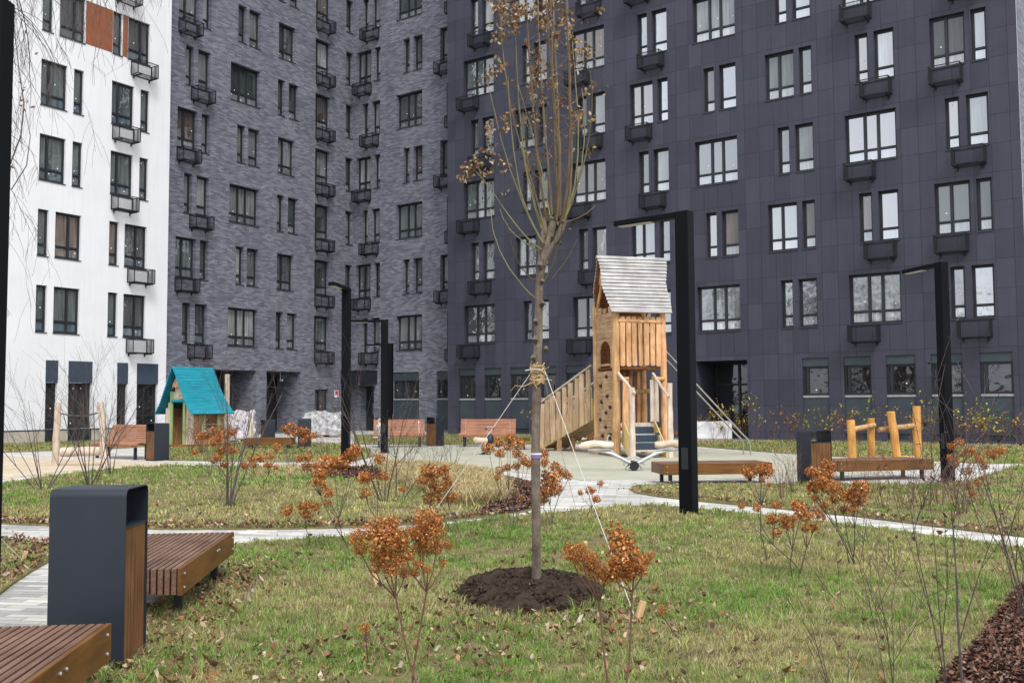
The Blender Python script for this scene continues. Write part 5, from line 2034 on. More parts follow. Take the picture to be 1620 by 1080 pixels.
# ------------------------------------------------------------------ branches
def branch(mb, p, d, length, r, depth, rn, n=5, gravity=0.0, wig=0.12, ends=None, split=(2, 4), ang=(20, 50), shrink=(.45, .72), minr=.0015, upbias=.15):
    k = max(3, min(8, int(length/.12)))
    pts, rad = [p.copy()], [r]
    q = p.copy()
    dd = d.copy()
    for i in range(k):
        dd = (dd+Vector((rn.uniform(-wig, wig), rn.uniform(-wig, wig), rn.uniform(-wig, wig)+gravity+upbias*.1))).normalized()
        q = q+dd*(length/k)
        pts.append(q.copy())
        rad.append(max(minr, r*(1-.62*(i+1)/k)))
    mb.tube(pts, rad, n if r > .006 else 3, caps=False)
    if ends is not None and depth == 0:
        ends.append((q.copy(), dd.copy()))
    if depth > 0:
        m = rn.randint(*split)
        for j in range(m):
            t = rn.uniform(.3, .98)
            i = min(k-1, int(t*k))
            b = pts[i].lerp(pts[i+1], t*k-i)
            ax = dd.cross(Vector((rn.uniform(-1, 1), rn.uniform(-1, 1), rn.uniform(-1, 1)))).normalized()
            nd = (Matrix.Rotation(R(rn.uniform(*ang)), 3, ax) @ (pts[i+1]-pts[i]).normalized())
            nd = (nd+Vector((0, 0, upbias))).normalized()
            branch(mb, b, nd, length*rn.uniform(*shrink), rad[i]*.62, depth-1, rn, n, gravity, wig, ends, split, ang, shrink, minr, upbias)


def bare_shrub(p, h, spread, ns, label, seed, mat='twig', depth=2, r=.009, cat='shrub', group=None, name='bare_shrub', wig=.07, lean=None, leaves=None, split=(2, 4), minr=.0015):
    rn = random.Random(seed)
    t = empty(name, (p.x, p.y, 0), 0, label, cat, group)
    ends = []
    for i in range(ns):
        mb = MB()
        a = rn.uniform(0, 6.283)
        s = rn.uniform(.1, 1)*spread
        d = Vector((math.cos(a)*s, math.sin(a)*s, 1)).normalized()
        if lean:
            d = (d+Vector(lean)).normalized()
        b = Vector((math.cos(a)*.05*spread*3*rn.random(), math.sin(a)*.05*spread*3*rn.random(), -.01))
        branch(mb, b, d, h*rn.uniform(.65, 1.0), r*rn.uniform(.7, 1.2), depth, rn, 5, 0, wig, ends, split=split, minr=minr)
        mb.build('stem', M[mat], t, smooth=True)
    if leaves:
        lc, sz, frac = leaves
        E_ = [e for e in ends if rn.random() < frac]
        if E_:
            x = np.array([e[0].x for e in E_]+[e[0].x-e[1].x*.08 for e in E_])
            y = np.array([e[0].y for e in E_]+[e[0].y-e[1].y*.08 for e in E_])
            z = np.array([e[0].z for e in E_]+[e[0].z-e[1].z*.08 for e in E_])
            n = len(x)
            lc = np.array(lc)
            cc = lc[nr.integers(0, len(lc), n)]*nr.uniform(.7, 1.25, (n, 1))
            me = flakes_mesh('leaves', x+nr.normal(0, .012, n), y+nr.normal(0, .012, n), z, nr.uniform(.7, 1.3, n)*sz, cc, 1.0, 'leaf', .3, .65)
            link('leaves', me, t)
    return t


gz_ = lambda px, py: G(px, py)
bud = ([(.055, .035, .03), (.09, .05, .04)], .022, .9)
bare_shrub(gz_(68, 777), 2.0, .75, 8, 'bare many stemmed shrub leftmost on the lawn behind the near bin', 1, group='bare shrubs on the middle lawn')
bare_shrub(gz_(143, 768), 2.05, .65, 8, 'bare many stemmed shrub in front of the swinging log', 2, group='bare shrubs on the middle lawn', r=.011)
bare_shrub(gz_(176, 752), 2.0, .7, 6, 'bare thin shrub in front of the bench left of the playhouse', 3, group='bare shrubs on the middle lawn')
bare_shrub(gz_(362, 803), 1.9, .5, 7, 'bare dark shrub with upright stems below the playhouse', 4, group='bare shrubs on the middle lawn', r=.011)
bare_shrub(gz_(609, 797), 1.95, .55, 6, 'bare shrub with spreading grey twigs in front of the terracotta benches', 5, group='bare shrubs on the middle lawn', r=.011)
bare_shrub(gz_(636, 790), 1.2, .9, 4, 'low bare shrub with dark seed heads leaning over the dry grass', 6, group='bare shrubs on the middle lawn', lean=(.4, 0, 0), leaves=bud)
# low scrub
brown = ([(.13, .075, .05), (.20, .12, .08), (.09, .05, .035)], .035, .9)
scrubs = [(322, 718, .95, .6, 22, 'dense reddish brown dry shrub in front of the playhouse window', 'twig2', brown), (345, 722, .8, .5, 14, 'dry reddish shrub right beside the denser one by the playhouse', 'twig2', brown),
          (300, 716, .75, .4, 10, 'thin dry shrub at the playhouse door', 'twig', bud),
          (525, 742, .75, .8, 12, 'low twiggy shrub with seed heads left of the black post before the corner', 'twig', bud), (575, 742, .8, .8, 12, 'low twiggy shrub between the orange bloom clusters and the playground', 'twig', bud),
          (640, 742, .8, .9, 12, 'low twiggy shrub with dark buds below the spring rocker', 'twig', bud), (685, 745, .75, .9, 10, 'low twiggy shrub with buds at the paving edge', 'twig', bud), (715, 742, .6, .7, 7, 'small pale twiggy shrub left of the dry grass', 'twig', bud),
          (462, 738, .6, .7, 10, 'low dry shrub at the back of the middle lawn', 'twig', bud),
          (1238, 792, .55, .35, 8, 'thin twigs left of the big orange bloom cluster on the right lawn', 'twig2', None), (1256, 780, .65, .4, 9, 'thin twigs before the right litter bin', 'twig2', None),
          (1400, 806, .55, .6, 9, 'low bare twigs under the right flat bench', 'twig2', None), (1432, 806, .55, .6, 9, 'low bare twigs under the right end of the flat bench', 'twig2', None), (1462, 806, .5, .5, 8, 'low bare twigs left of the right street lamp', 'twig2', None),
          (1372, 790, .5, .5, 8, 'fine bare twigs before the left end of the right flat bench', 'twig2', None), (1487, 800, .5, .5, 8, 'fine bare twigs at the foot of the right street lamp', 'twig2', None),
          (1522, 816, .55, .55, 16, 'reddish dense bare shrub right of the right street lamp', 'twig2', bud), (1336, 775, .5, .5, 8, 'fine twigs right of the right litter bin', 'twig2', None)]
for i, (px, py, h_, sp, ns, lab, mt, lv) in enumerate(scrubs):
    bare_shrub(gz_(px, py), h_, sp, ns, lab, 50+i, mt, 2 if ns < 15 else 2, .0055, group='low twiggy shrubs', leaves=lv, split=(2, 3), name='low_shrub')
# near right corner
bare_shrub(gz_(1530, 1150), 1.28, .12, 1, 'tall thin bare stem with a few side shoots in the near right mulch, left one', 80, depth=2, r=.0085, wig=.045, group='bare stems in the near right corner', leaves=bud, name='bare_shrub')
bare_shrub(gz_(1510, 1135), 1.15, .2, 2, 'thin bare shrub with dark buds at the edge of the near right mulch', 81, depth=2, r=.006, wig=.05, group='bare stems in the near right corner', leaves=bud)
bare_shrub(gz_(1625, 990), 1.25, .25, 3, 'bare shrub with dark round buds reaching over the path at the right edge', 82, depth=2, r=.007, wig=.04, lean=(-.28, 0, 0), group='bare stems in the near right corner', leaves=bud)
bare_shrub(gz_(1650, 960), 1.0, .4, 4, 'tangle of reddish twigs at the right edge above the mulch', 83, 'twig2', depth=1, r=.006, group='bare stems in the near right corner', leaves=bud)
bare_shrub(gz_(1600, 1060), .7, .4, 3, 'reddish brown twigs rising from the near right mulch', 84, 'twig2', depth=2, r=.0055, group='bare stems in the near right corner')
bare_shrub(gz_(1420, 1120), .75, .35, 3, 'short thin bare twigs in the grass left of the near right mulch', 85, depth=2, r=.004, group='bare stems in the near right corner')
bare_shrub(gz_(1330, 1130), .5, .6, 3, 'short forked bare twigs at the bottom edge right of centre', 86, depth=1, r=.004, group='bare stems in the near right corner')
# yellow leaved plants along the dark facade
yl = [[(.42, .30, .035), (.30, .27, .05), (.16, .20, .04), (.33, .16, .04)], [(.50, .36, .03), (.42, .34, .05), (.14, .22, .04)], [(.34, .15, .05), (.42, .26, .05), (.22, .09, .04)]]
rn = random.Random(5)
for i, (px, k, h_) in enumerate(((1106, 2, .8), (1128, 0, .95), (1150, 0, 1.0), (1172, 0, .9), (1196, 0, 1.15), (1222, 2, .85), (1248, 2, .7), (1270, 0, .95), (1292, 0, .9), (1316, 0, .9), (1338, 2, .8), (1362, 0, 1.0), (1388, 0, 1.1), (1412, 2, 1.1), (1438, 2, .9), (1462, 0, .9), (1484, 1, 1.15), (1508, 2, .85), (1530, 2, .8), (1552, 1, 1.1), (1566, 1, .9), (1590, 2, .8), (1612, 2, .9), (1645, 2, .9))):
    D = 37.5-(px-1100)/520*4.6 - .4
    col_ = ['yellow green and gold', 'bright yellow and green', 'brown and rust'][k]
    where = 'from left at the dark entrance' if px < 1200 else ('from left beside the entrance' if px < 1330 else ('from left behind log posts' if px < 1465 else 'from left past the log posts'))
    nth = ['first', 'second', 'third', 'fourth', 'fifth', 'sixth', 'seventh', 'eighth', 'ninth']
    cnt = globals().setdefault('cnt_', {})
    cnt[where] = cnt.get(where, -1)+1
    bare_shrub(pz(px, D), h_, .55, 9 if k == 1 else 6, 'shrub with %s leaves, %s %s' % (col_, nth[cnt[where]], where), 200+i, 'twig2', 2, .006, group='shrubs along the dark facade',
               leaves=(yl[k], .085, .95 if k == 1 else (.75 if k == 0 else .4)), name='facade_shrub', split=(2, 3))
for i, px in enumerate((853, 868, 843)):
    bare_shrub(pz(px, 41), 1.0, .45, 4, ['left', 'middle', 'right'][[2, 0, 1].index(i)] + ' of three thin yellow leaved shrubs behind the young tree trunk', 240+i, 'twig2', 2, .006, group='shrubs along the dark facade', leaves=(yl[0], .1, .35), name='facade_shrub')


# ------------------------------------------------------------------ hydrangeas with dried heads
def bloom_mesh(n, size, seed, cone=False):
    r = np.random.default_rng(seed)
    v = r.normal(0, 1, (n, 3))
    v /= np.linalg.norm(v, axis=1)[:, None]
    rad = r.uniform(.2, 1.1, n)**.5
    # lumpy outline
    lob = 1+.26*np.sin(v[:, 0]*5+seed)*np.cos(v[:, 1]*4+v[:, 2]*3+seed)
    c = v*(rad*lob)[:, None]
    c[:, 2] *= .88
    if cone:
        t = (c[:, 2]+1)/2
        c[:, 0] *= (1.0-.55*t)
        c[:, 1] *= (1.0-.55*t)
        c[:, 2] *= 1.35
    nrm = v+r.normal(0, .55, (n, 3))
    nrm /= np.linalg.norm(nrm, axis=1)[:, None]
    a = np.cross(nrm, r.normal(0, 1, (n, 3)))
    a /= np.linalg.norm(a, axis=1)[:, None]
    b = np.cross(nrm, a)
    s = (size*r.uniform(.6, 1.3, n))[:, None]
    V = np.zeros((n, 5, 3))
    V[:, 0] = c
    V[:, 1] = c+a*s*.6+b*s*.45+nrm*s*r.uniform(-.1, .5, (n, 1))
    V[:, 2] = c+b*s*1.1+nrm*s*r.uniform(-.2, .3, (n, 1))
    V[:, 3] = c-a*s*.6+b*s*.45+nrm*s*r.uniform(-.1, .5, (n, 1))
    V[:, 4] = c-b*s*.35+nrm*s*.1
    base = np.array([[.49, .190, .050], [.35, .120, .034], [.62, .285, .098], [.22, .075, .026], [.72, .44, .22]])
    cc = base[r.choice(5, n, p=[.35, .27, .2, .12, .06])]*r.uniform(.7, 1.2, (n, 1))
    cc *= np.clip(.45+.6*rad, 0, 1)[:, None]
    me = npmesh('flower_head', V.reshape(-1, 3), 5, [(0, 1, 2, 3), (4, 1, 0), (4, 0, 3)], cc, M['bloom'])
    return me


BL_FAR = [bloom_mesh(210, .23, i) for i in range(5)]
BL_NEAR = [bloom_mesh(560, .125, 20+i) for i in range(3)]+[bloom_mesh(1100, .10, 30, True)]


def hydrangea(base, D, heads, label, near=False, stems=None, group='hydrangeas with dried orange heads', k=1.18, r=.0042):
    """heads: (px, py, r_px) ; base: ground place"""
    rn = random.Random(int(base.x*100)+len(heads))
    t = empty('hydrangea', (base.x, base.y, 0), 0, label, 'hydrangea', group)
    nb = max(1, len(heads)//4) if stems is None else stems
    forks = []
    hs = [(at(px, py, D+rn.uniform(-.25, .25)*(0.4 if near else 1)), rp) for px, py, rp in heads]
    cx = sum(h[0].x for h in hs)/len(hs)
    hs.sort(key=lambda q: q[0].x)
    chunks = [hs[i*len(hs)//nb:(i+1)*len(hs)//nb] for i in range(nb)]
    for ch in chunks:
        if not ch:
            continue
        mb = MB()
        c = sum((h[0] for h in ch), Vector())/len(ch)
        zf = min(h[0].z for h in ch)
        b = Vector((rn.uniform(-.08, .08), rn.uniform(-.08, .08), -.01))
        f = Vector((c.x-base.x, c.y-base.y, 0))*.72
        f.z = max(.08, zf*(rn.uniform(.86, .93) if near else rn.uniform(.62, .85)) - .02)
        m = b.lerp(f, .5)+Vector((rn.uniform(-.03, .03), rn.uniform(-.03, .03), 0))
        mb.tube([b, b.lerp(m, .5)+Vector((rn.uniform(-.008, .008), 0, 0)), m, m.lerp(f, .5), f], [r*1.35, r*1.2, r*1.1, r, r*.9], 6, caps=False)
        for ih, (h, rp) in enumerate(ch):
            if near and len(ch) > 3 and ih % 2:
                continue
            e = h-Vector((base.x, base.y, 0))
            mid = f.lerp(e, .5)+Vector(((f.x-e.x)*-.18, 0, -.03*abs(e.x-f.x)))
            mb.tube([f, mid, e+Vector((0, 0, -.01))], [r*.85, r*.7, r*.5], 5, caps=False)
        mb.build('stem', M['twig2'] if near else M['twig'], t, smooth=True)
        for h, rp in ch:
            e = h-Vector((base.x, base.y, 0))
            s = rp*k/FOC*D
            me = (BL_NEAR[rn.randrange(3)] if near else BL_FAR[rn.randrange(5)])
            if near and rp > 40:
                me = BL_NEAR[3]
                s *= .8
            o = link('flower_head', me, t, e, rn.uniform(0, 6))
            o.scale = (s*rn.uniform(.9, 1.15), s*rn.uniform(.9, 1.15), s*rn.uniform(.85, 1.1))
            o.rotation_euler = (rn.uniform(-.35, .35), rn.uniform(-.35, .35), rn.uniform(0, 6))
    return t


DD = lambda py: CAMH*FOC/(py-636.2)
hydrangea(G(672, 1150), 4.58, [(566, 848, 13), (570, 868, 12), (600, 838, 20), (612, 862, 24), (603, 882, 17), (628, 848, 17), (622, 826, 11), (640, 874, 15), (618, 900, 13), (676, 822, 17), (662, 842, 18), (683, 846, 19), (690, 826, 10), (668, 866, 13), (690, 868, 11), (708, 862, 8), (662, 892, 9), (676, 900, 7), (640, 906, 9), (655, 905, 8), (632, 890, 9), (594, 900, 7), (700, 890, 6)],
          'nearest hydrangea with large orange dried heads, left of the young tree', True, 2, r=.0046)
hydrangea(G(1000, 1155), 4.55, [(908, 876, 15), (926, 888, 17), (942, 903, 16), (900, 866, 8), (918, 866, 9), (958, 912, 12), (938, 884, 10), (985, 873, 42), (982, 900, 19), (1004, 893, 15), (1022, 884, 10), (1031, 878, 6), (972, 912, 10), (998, 908, 11), (1012, 902, 9)],
          'nearest hydrangea with one pointed orange head, right of the young tree', True, 2, r=.0046)
hydrangea(G(583, 1060), DD(1060), [(577, 992, 9)], 'tiny hydrangea shoot with one small orange head left in the near grass', True, 1, k=1, r=.003)
hydrangea(G(1050, 1010), DD(1010), [(1047, 964, 8)], 'tiny hydrangea shoot with one small orange head right of the soil mound', True, 1, k=1, r=.003)
hydrangea(G(815, 838), 11.9, [(808, 692, 8), (820, 701, 9), (789, 699, 7), (773, 708, 8), (803, 707, 7), (791, 717, 7), (818, 717, 7), (791, 743, 7), (802, 739, 6), (817, 737, 7), (787, 755, 5), (829, 728, 8), (836, 733, 7)],
          'hydrangea with orange heads just left of the young tree trunk')
hydrangea(G(880, 835), 12.0, [(861, 717, 7), (862, 731, 7), (879, 739, 9), (891, 747, 7), (899, 753, 6), (864, 751, 8), (876, 757, 9), (862, 764, 8), (870, 769, 8), (862, 776, 7), (872, 779, 8), (883, 772, 8), (861, 789, 6), (826, 787, 4)],
          'hydrangea with crowded orange heads just right of the young tree trunk')
hydrangea(G(935, 824), 12.4, [(918, 779, 4), (932, 775, 6), (937, 776, 5), (950, 764, 5), (943, 789, 6)], 'small hydrangea with five little heads on the paving edge right of the young tree')
hydrangea(G(1355, 897), 8.95, [(1286, 746, 9), (1311, 735, 9), (1309, 749, 9), (1286, 770, 10), (1305, 770, 12), (1321, 770, 10), (1339, 783, 11), (1350, 779, 9), (1362, 772, 11), (1358, 791, 10), (1320, 788, 8), (1290, 788, 7), (1305, 798, 7), (1335, 805, 6), (1349, 805, 7), (1298, 760, 9), (1355, 765, 6)],
          'tall hydrangea with the fullest cluster of orange heads on the right lawn')
hydrangea(G(1268, 915), 8.5, [(1228, 798, 7), (1267, 809, 10), (1262, 799, 9), (1274, 816, 9), (1295, 814, 9), (1221, 821, 9), (1244, 827, 10), (1256, 820, 6), (1240, 817, 7), (1274, 835, 6), (1287, 834, 7), (1229, 841, 7), (1197, 802, 6), (1173, 800, 5)],
          'hydrangea with orange heads lower left of the fullest cluster on the right lawn')
hydrangea(G(1202, 889), 9.3, [(1181, 746, 8), (1191, 748, 7), (1210, 740, 9), (1216, 746, 8), (1206, 758, 5), (1217, 766, 4), (1203, 741, 6)], 'single stemmed hydrangea with small heads in front of the flat bench by the near lamp', stems=1)
hydrangea(G(1552, 800), 14.2, [(1506, 705, 6), (1536, 712, 7), (1526, 718, 7), (1511, 732, 8), (1505, 724, 6), (1548, 721, 6), (1557, 737, 6), (1531, 745, 7), (1566, 716, 7), (1582, 713, 8), (1572, 720, 6), (1552, 728, 6), (1546, 763, 5), (1555, 756, 4), (1532, 770, 5), (1538, 781, 5), (1518, 699, 6)],
          'hydrangea with orange heads in front of the right hand street lamp')
hydrangea(G(478, 716), 29.5, [(450, 677, 5), (462, 673, 6), (475, 680, 6), (468, 686, 6), (483, 684, 6), (490, 690, 5), (497, 688, 5), (480, 697, 5), (456, 683, 5)], 'far hydrangea with orange heads in front of the plastic wrapped pile', r=.006)
hydrangea(G(408, 778), 16.5, [(398, 726, 6), (412, 724, 7), (428, 721, 5), (386, 735, 5), (401, 735, 6), (424, 735, 6), (437, 739, 4), (438, 707, 6)], 'hydrangea with small orange heads left on the back of the middle lawn')
hydrangea(G(541, 868), 10.2, [(474, 725, 6), (487, 722, 7), (484, 736, 6), (498, 736, 6), (516, 730, 12), (530, 733, 11), (547, 727, 12), (556, 717, 10), (562, 711, 9), (508, 746, 11), (505, 762, 9), (519, 778, 8), (517, 796, 5)],
          'hydrangea on one long thin stem with a tall cluster of orange heads left of centre', stems=2)
hydrangea(G(492, 868), 10.3, [(455, 807, 9), (479, 800, 8), (484, 811, 8), (499, 800, 6), (488, 797, 6)], 'low hydrangea with five round orange heads at the front of the middle lawn', stems=1)
hydrangea(G(602, 858), 10.8, [(600, 724, 9), (580, 754, 10), (574, 756, 8), (606, 753, 8), (579, 780, 7)], 'hydrangea with four orange heads in front of the bare shrub near the centre', stems=2)
hydrangea(G(722, 845), 11.5, [(679, 744, 11), (685, 752, 8), (670, 758, 9), (699, 746, 9), (704, 741, 6), (686, 767, 7), (694, 773, 8), (706, 767, 9), (708, 758, 7), (680, 787, 9), (697, 789, 7), (715, 786, 8), (637, 773, 5)],
          'hydrangea with many orange heads in front of the dry ornamental grass')
hydrangea(G(352, 800), 15.0, [(328, 686, 7), (318, 690, 7), (340, 681, 7), (347, 692, 7), (358, 686, 8), (368, 683, 6), (350, 714, 8), (367, 712, 7), (360, 705, 6), (308, 714, 5), (337, 728, 6), (345, 724, 6), (356, 734, 7), (386, 736, 5), (338, 700, 6)],
          'hydrangea with orange heads tangled in the bare shrub below the playhouse')

# ------------------------------------------------------------------ the young staked tree
tb = G(849, 931)
TR = empty('young_tree', (tb.x, tb.y, 0), 0, 'young staked tree with one grey trunk and upright pollarded shoots with brown leaves', 'tree')
TD = tb.y
rel = lambda px, py, dy=0.0: at(px, py, TD+dy)-Vector((tb.x, tb.y, 0))
tp = [(849.5, 940, 12.5), (849, 925, 11.2), (848.5, 880, 10.8), (848.2, 820, 10.6), (847.5, 760, 11.2), (847.5, 700, 11.0), (848.5, 650, 10.5), (849.5, 600, 10.2), (850.5, 560, 10.2), (851.5, 535, 10.4), (852, 505, 9.8), (852.5, 470, 9.5), (854, 440, 9.6), (857, 418, 10.5)]
mb = MB()
pts, rad = [], []
for i in range(len(tp)-1):
    a, b = tp[i], tp[i+1]
    for j in range(4):
        t = j/4
        px, py, rr = (a[q]+(b[q]-a[q])*t for q in range(3))
        pts.append(rel(px, py)); rad.append(rr*(.66 if py < 900 else .66+.004*(py-900))/FOC*TD*(1+rng.uniform(-.05, .05)))
pts.append(rel(857, 418)); rad.append(.042)
pts.append(rel(860, 405)); rad.append(.036)
mb.tube(pts, rad, 16)
# knots
for px, py, rr, dx in ((852, 537, 9, -9), (852, 508, 8, -8), (853, 480, 8, 9), (849, 566, 8, -9), (862, 552, 7, 3), (853, 445, 7, 9), (858, 420, 10, -6), (848, 596, 6, 6)):
    c = rel(px+dx*.5, py, -.035)
    s = rr/FOC*TD
    s *= .60
    mb.tube([c+Vector((-dx*.1/FOC*TD, .02, -s*1.2)), c+Vector((0, 0, -s*.5)), c+Vector((dx*.12/FOC*TD, -.01, 0)), c+Vector((0, 0, s*.6)), c+Vector((0, .02, s*1.2))], [s*.3, s*.75, s*.95, s*.7, s*.25], 9, wob=.12)
mb.build('trunk', M['bark'], TR, smooth=True)
# forks of the crown
mb = MB()
forks = [([(858, 420), (862, 402), (867, 385), (872, 365), (876, 350)], [10, 9, 9, 10, 8]), ([(859, 415), (868, 398), (880, 380), (888, 362), (893, 348)], [8, 7.5, 7.5, 8, 6]),
         ([(857, 418), (855, 400), (857, 382), (862, 362), (860, 345)], [8, 7, 7, 7.5, 5])]
for q, rr in forks:
    mb.tube([rel(px, py, rng.uniform(-.03, .03)) for px, py in q], [v/FOC*TD*.66 for v in rr], 10, wob=.12)
for i in range(26):
    c = rel(rng.gauss(877, 11), rng.uniform(335, 385), rng.uniform(-.05, .05))
    s = rng.uniform(.008, .02)
    d = Vector((rng.uniform(-1, 1), rng.uniform(-1, .3), rng.uniform(-.3, 1))).normalized()*s*1.6
    mb.tube([c-d, c, c+d], [s*.5, s, s*.6], 7, wob=.2)
mb.build('crown_fork', M['bark'], TR, smooth=True)
tips = []


def bez(p0, p1, p2, p3, n):
    out = []
    for i in range(n+1):
        t = i/n
        out.append(((1-t)**3*p0[0]+3*(1-t)**2*t*p1[0]+3*(1-t)*t*t*p2[0]+t**3*p3[0], (1-t)**3*p0[1]+3*(1-t)**2*t*p1[1]+3*(1-t)*t*t*p2[1]+t**3*p3[1]))
    return out


shoots = [((866, 362), (858, 300), (838, 200), (832, -40), 5.5, 'shoot'),  
          ((874, 350), (872, 300), (852, 150), (850, -60), 5.4, 'shoot'), ((880, 352), (882, 260), (874, 150), (870, -60), 5.0, 'shoot'), ((884, 352), (892, 260), (876, 100), (874, -40), 5.4, 'shoot'),
          ((888, 352), (905, 280), (905, 180), (892, -50), 5.0, 'shoot'), ((892, 350), (912, 300), (902, 160), (898, -10), 4.4, 'shoot'), 
          ((893, 345), (925, 270), (915, 190), (905, 60), 3.4, 'greenshoot'), ((890, 352), (925, 290), (950, 150), (930, 105), 2.6, 'greenshoot'), ((888, 358), (915, 300), (935, 230), (920, 140), 2.6, 'greenshoot'),
          ((860, 385), (830, 340), (808, 280), (804, 120), 3.4, 'greenshoot'), ((858, 380), (825, 330), (800, 260), (770, 125), 2.9, 'greenshoot'), ((857, 395), (815, 370), (785, 300), (744, 262), 2.4, 'greenshoot'),
          ((862, 375), (838, 310), (820, 240), (816, 60), 3.6, 'greenshoot'),  
          ((872, 358), (864, 290), (846, 220), (818, 130), 2.8, 'greenshoot'),  ((866, 375), (845, 340), (838, 280), (826, 190), 2.6, 'greenshoot'),
          ((847, 472), (800, 430), (778, 380), (776, 330), 2.2, 'greenshoot'), ((848, 445), (818, 430), (805, 380), (803, 345), 1.9, 'shoot'), ((856, 450), (880, 420), (886, 380), (890, 355), 3.0, 'greenshoot'),
          ((852, 398), (832, 382), (806, 376), (790, 330), 2.2, 'greenshoot'), ((892, 352), (905, 350), (930, 340), (942, 325), 2.2, 'shoot'), ((874, 440), (890, 420), (905, 400), (913, 378), 1.4, 'shoot'), 
          ((862, 370), (850, 280), (788, 200), (792, -30), 3.6, 'shoot'), ((880, 350), (895, 240), (868, 140), (862, -40), 4.2, 'shoot')]
sh_pts = []
for (p0, p1, p2, p3, rr, mt) in shoots:
    mb = MB()
    b = bez(p0, p1, p2, p3, 14)
    d0, d1 = rng.uniform(-.05, .05), rng.uniform(-.55, .55)
    pts = [rel(x+rng.uniform(-.7, .7), y, d0+d1*(i/14)**1.3) for i, (x, y) in enumerate(b)]
    rad = [rr*.46/FOC*TD*(1-.62*i/14)+.0008 for i in range(15)]
    mb.tube(pts, rad, 7, caps=False)
    mb.build('shoot', M[mt], TR, smooth=True)
    sh_pts.append((pts, rad, b))
# side twigs with curled leaves
mb = MB()
leafp = []
for (pts, rad, b) in sh_pts:
    big = b[-1][1] < 40
    for _ in range(16 if big else 5):
        i = rng.randint(4, 13)
        if b[i][1] > 330:
            continue
        p = pts[i].lerp(pts[i+1], rng.random())
        a = rng.uniform(0, 6.283)
        up_ = rng.uniform(.1, .9)
        d = Vector((math.cos(a), math.sin(a), up_)).normalized()
        L = rng.uniform(.08, .34)
        m = p+d*L*.5+Vector((0, 0, .01))
        e = p+d*L+Vector((0, 0, rng.uniform(-.02, .06)))
        mb.tube([p, m, e], [rad[i]*.35+.0006, .0014, .0010], 4, caps=False)
        hprob = .55 if b[i][1] < 130 else .22
        if rng.random() < hprob:
            for q in range(rng.randint(3, 8)):
                leafp.append(e+Vector((rng.gauss(0, .022), rng.gauss(0, .022), rng.gauss(-.015, .022))))
        if rng.random() < .18:
            for q in range(rng.randint(1, 3)):
                leafp.append(m+Vector((rng.gauss(0, .02), rng.gauss(0, .02), rng.gauss(-.02, .02))))
mb.build('side_twigs', M['twig2'], TR, smooth=True)
for (px, py) in ((742, 262), (733, 278), (752, 258), (768, 265), (768, 120), (776, 115), (790, 100), (904, 60), (922, 75), (924, 82), (910, 175), (912, 190), (845, 130), (848, 118), (840, 140), (795, 20), (806, 30), (793, 50), (856, 35), (866, 5), (815, 15), (880, 8), (895, 25), (790, 8), (800, 5), (818, 30), (776, 200), (776, 235), (800, 195), (786, 12), (810, 45), (828, 12), (838, 25), (784, 60), (862, 25), (870, 38), (888, 30), (878, 60), (850, 90), (856, 165), (840, 185), (874, 130)):
    c = rel(px, py, rng.uniform(-.3, .3))
    for q in range(rng.randint(12, 26)):
        leafp.append(c+Vector((rng.gauss(0, .028), rng.gauss(0, .03), rng.gauss(0, .036))))
lp = np.array([tuple(p) for p in leafp])
n = len(lp)
lpal = np.array([[.24, .15, .08], [.34, .24, .15], [.17, .10, .06], [.46, .38, .28], [.28, .23, .09], [.30, .14, .07], [.13, .09, .05]])
# hanging curled leaves: two bent quads each
a = nr.uniform(0, 6.283, n)
s = nr.uniform(.022, .048, n)[:, None]
dn_ = np.stack([np.cos(a)*.5, np.sin(a)*.5, nr.uniform(-1.1, .3, n)], 1)
dn_ /= np.linalg.norm(dn_, axis=1)[:, None]
wd = np.cross(dn_, nr.normal(0, 1, (n, 3)))
wd /= np.linalg.norm(wd, axis=1)[:, None]
nm = np.cross(dn_, wd)
V = np.zeros((n, 6, 3))
V[:, 0] = lp
V[:, 1] = lp+dn_*s*.5+wd*s*.38+nm*s*.25
V[:, 2] = lp+dn_*s*1.1+nm*s*.15
V[:, 3] = lp+dn_*s*.5-wd*s*.38+nm*s*.25
V[:, 4] = lp+dn_*s*.55
V[:, 5] = lp+dn_*s*.8+wd*s*.2+nm*s*.4
me = npmesh('leaves', V.reshape(-1, 3), 6, [(0, 1, 4), (1, 5, 4), (5, 2, 4), (2, 3, 4), (3, 0, 4)], lpal[nr.integers(0, 7, n)]*nr.uniform(.7, 1.2, (n, 1)), M['leaf'])
link('leaves', me, TR)
# straw tie, tape
mb = MB()
c0 = rel(850, 590)
for i in range(90):
    a0 = rng.uniform(0, 6.283)
    z = c0.z+rng.uniform(-.09, .06)
    r0 = .048+rng.uniform(0, .016)
    pts = [Vector((c0.x+r0*math.cos(a0+q*.5), c0.y+r0*math.sin(a0+q*.5), z+q*rng.uniform(-.012, .012))) for q in range(5)]
    if i % 6 == 0:
        pts.append(pts[-1]+Vector((rng.uniform(-.02, .09)*(1 if rng.random() < .7 else -1), rng.uniform(-.05, .02), rng.uniform(-.06, .03))))
    mb.tube(pts, [rng.uniform(.003, .006)]*len(pts), 4)
mb.tube([c0+Vector((-.05, -.05, -.08)), c0+Vector((-.12, -.06, -.11)), c0+Vector((-.18, -.06, -.10)), c0+Vector((-.22, -.05, -.15))], [.004, .004, .003, .002], 4)
tag(mb.build('straw_tie', M['straw'], None, (tb.x, tb.y, 0)), 'frayed straw coloured twine wrapped round the young tree trunk', 'tie')
mb = MB()
c1 = rel(848, 722)
mb.tube([c1+Vector((0, 0, -.012)), c1+Vector((0, 0, .012))], .043, 16)
c2 = rel(848, 717.5)
mb.tube([c2+Vector((0, 0, -.006)), c2+Vector((0, 0, .006))], .0435, 16, 1)
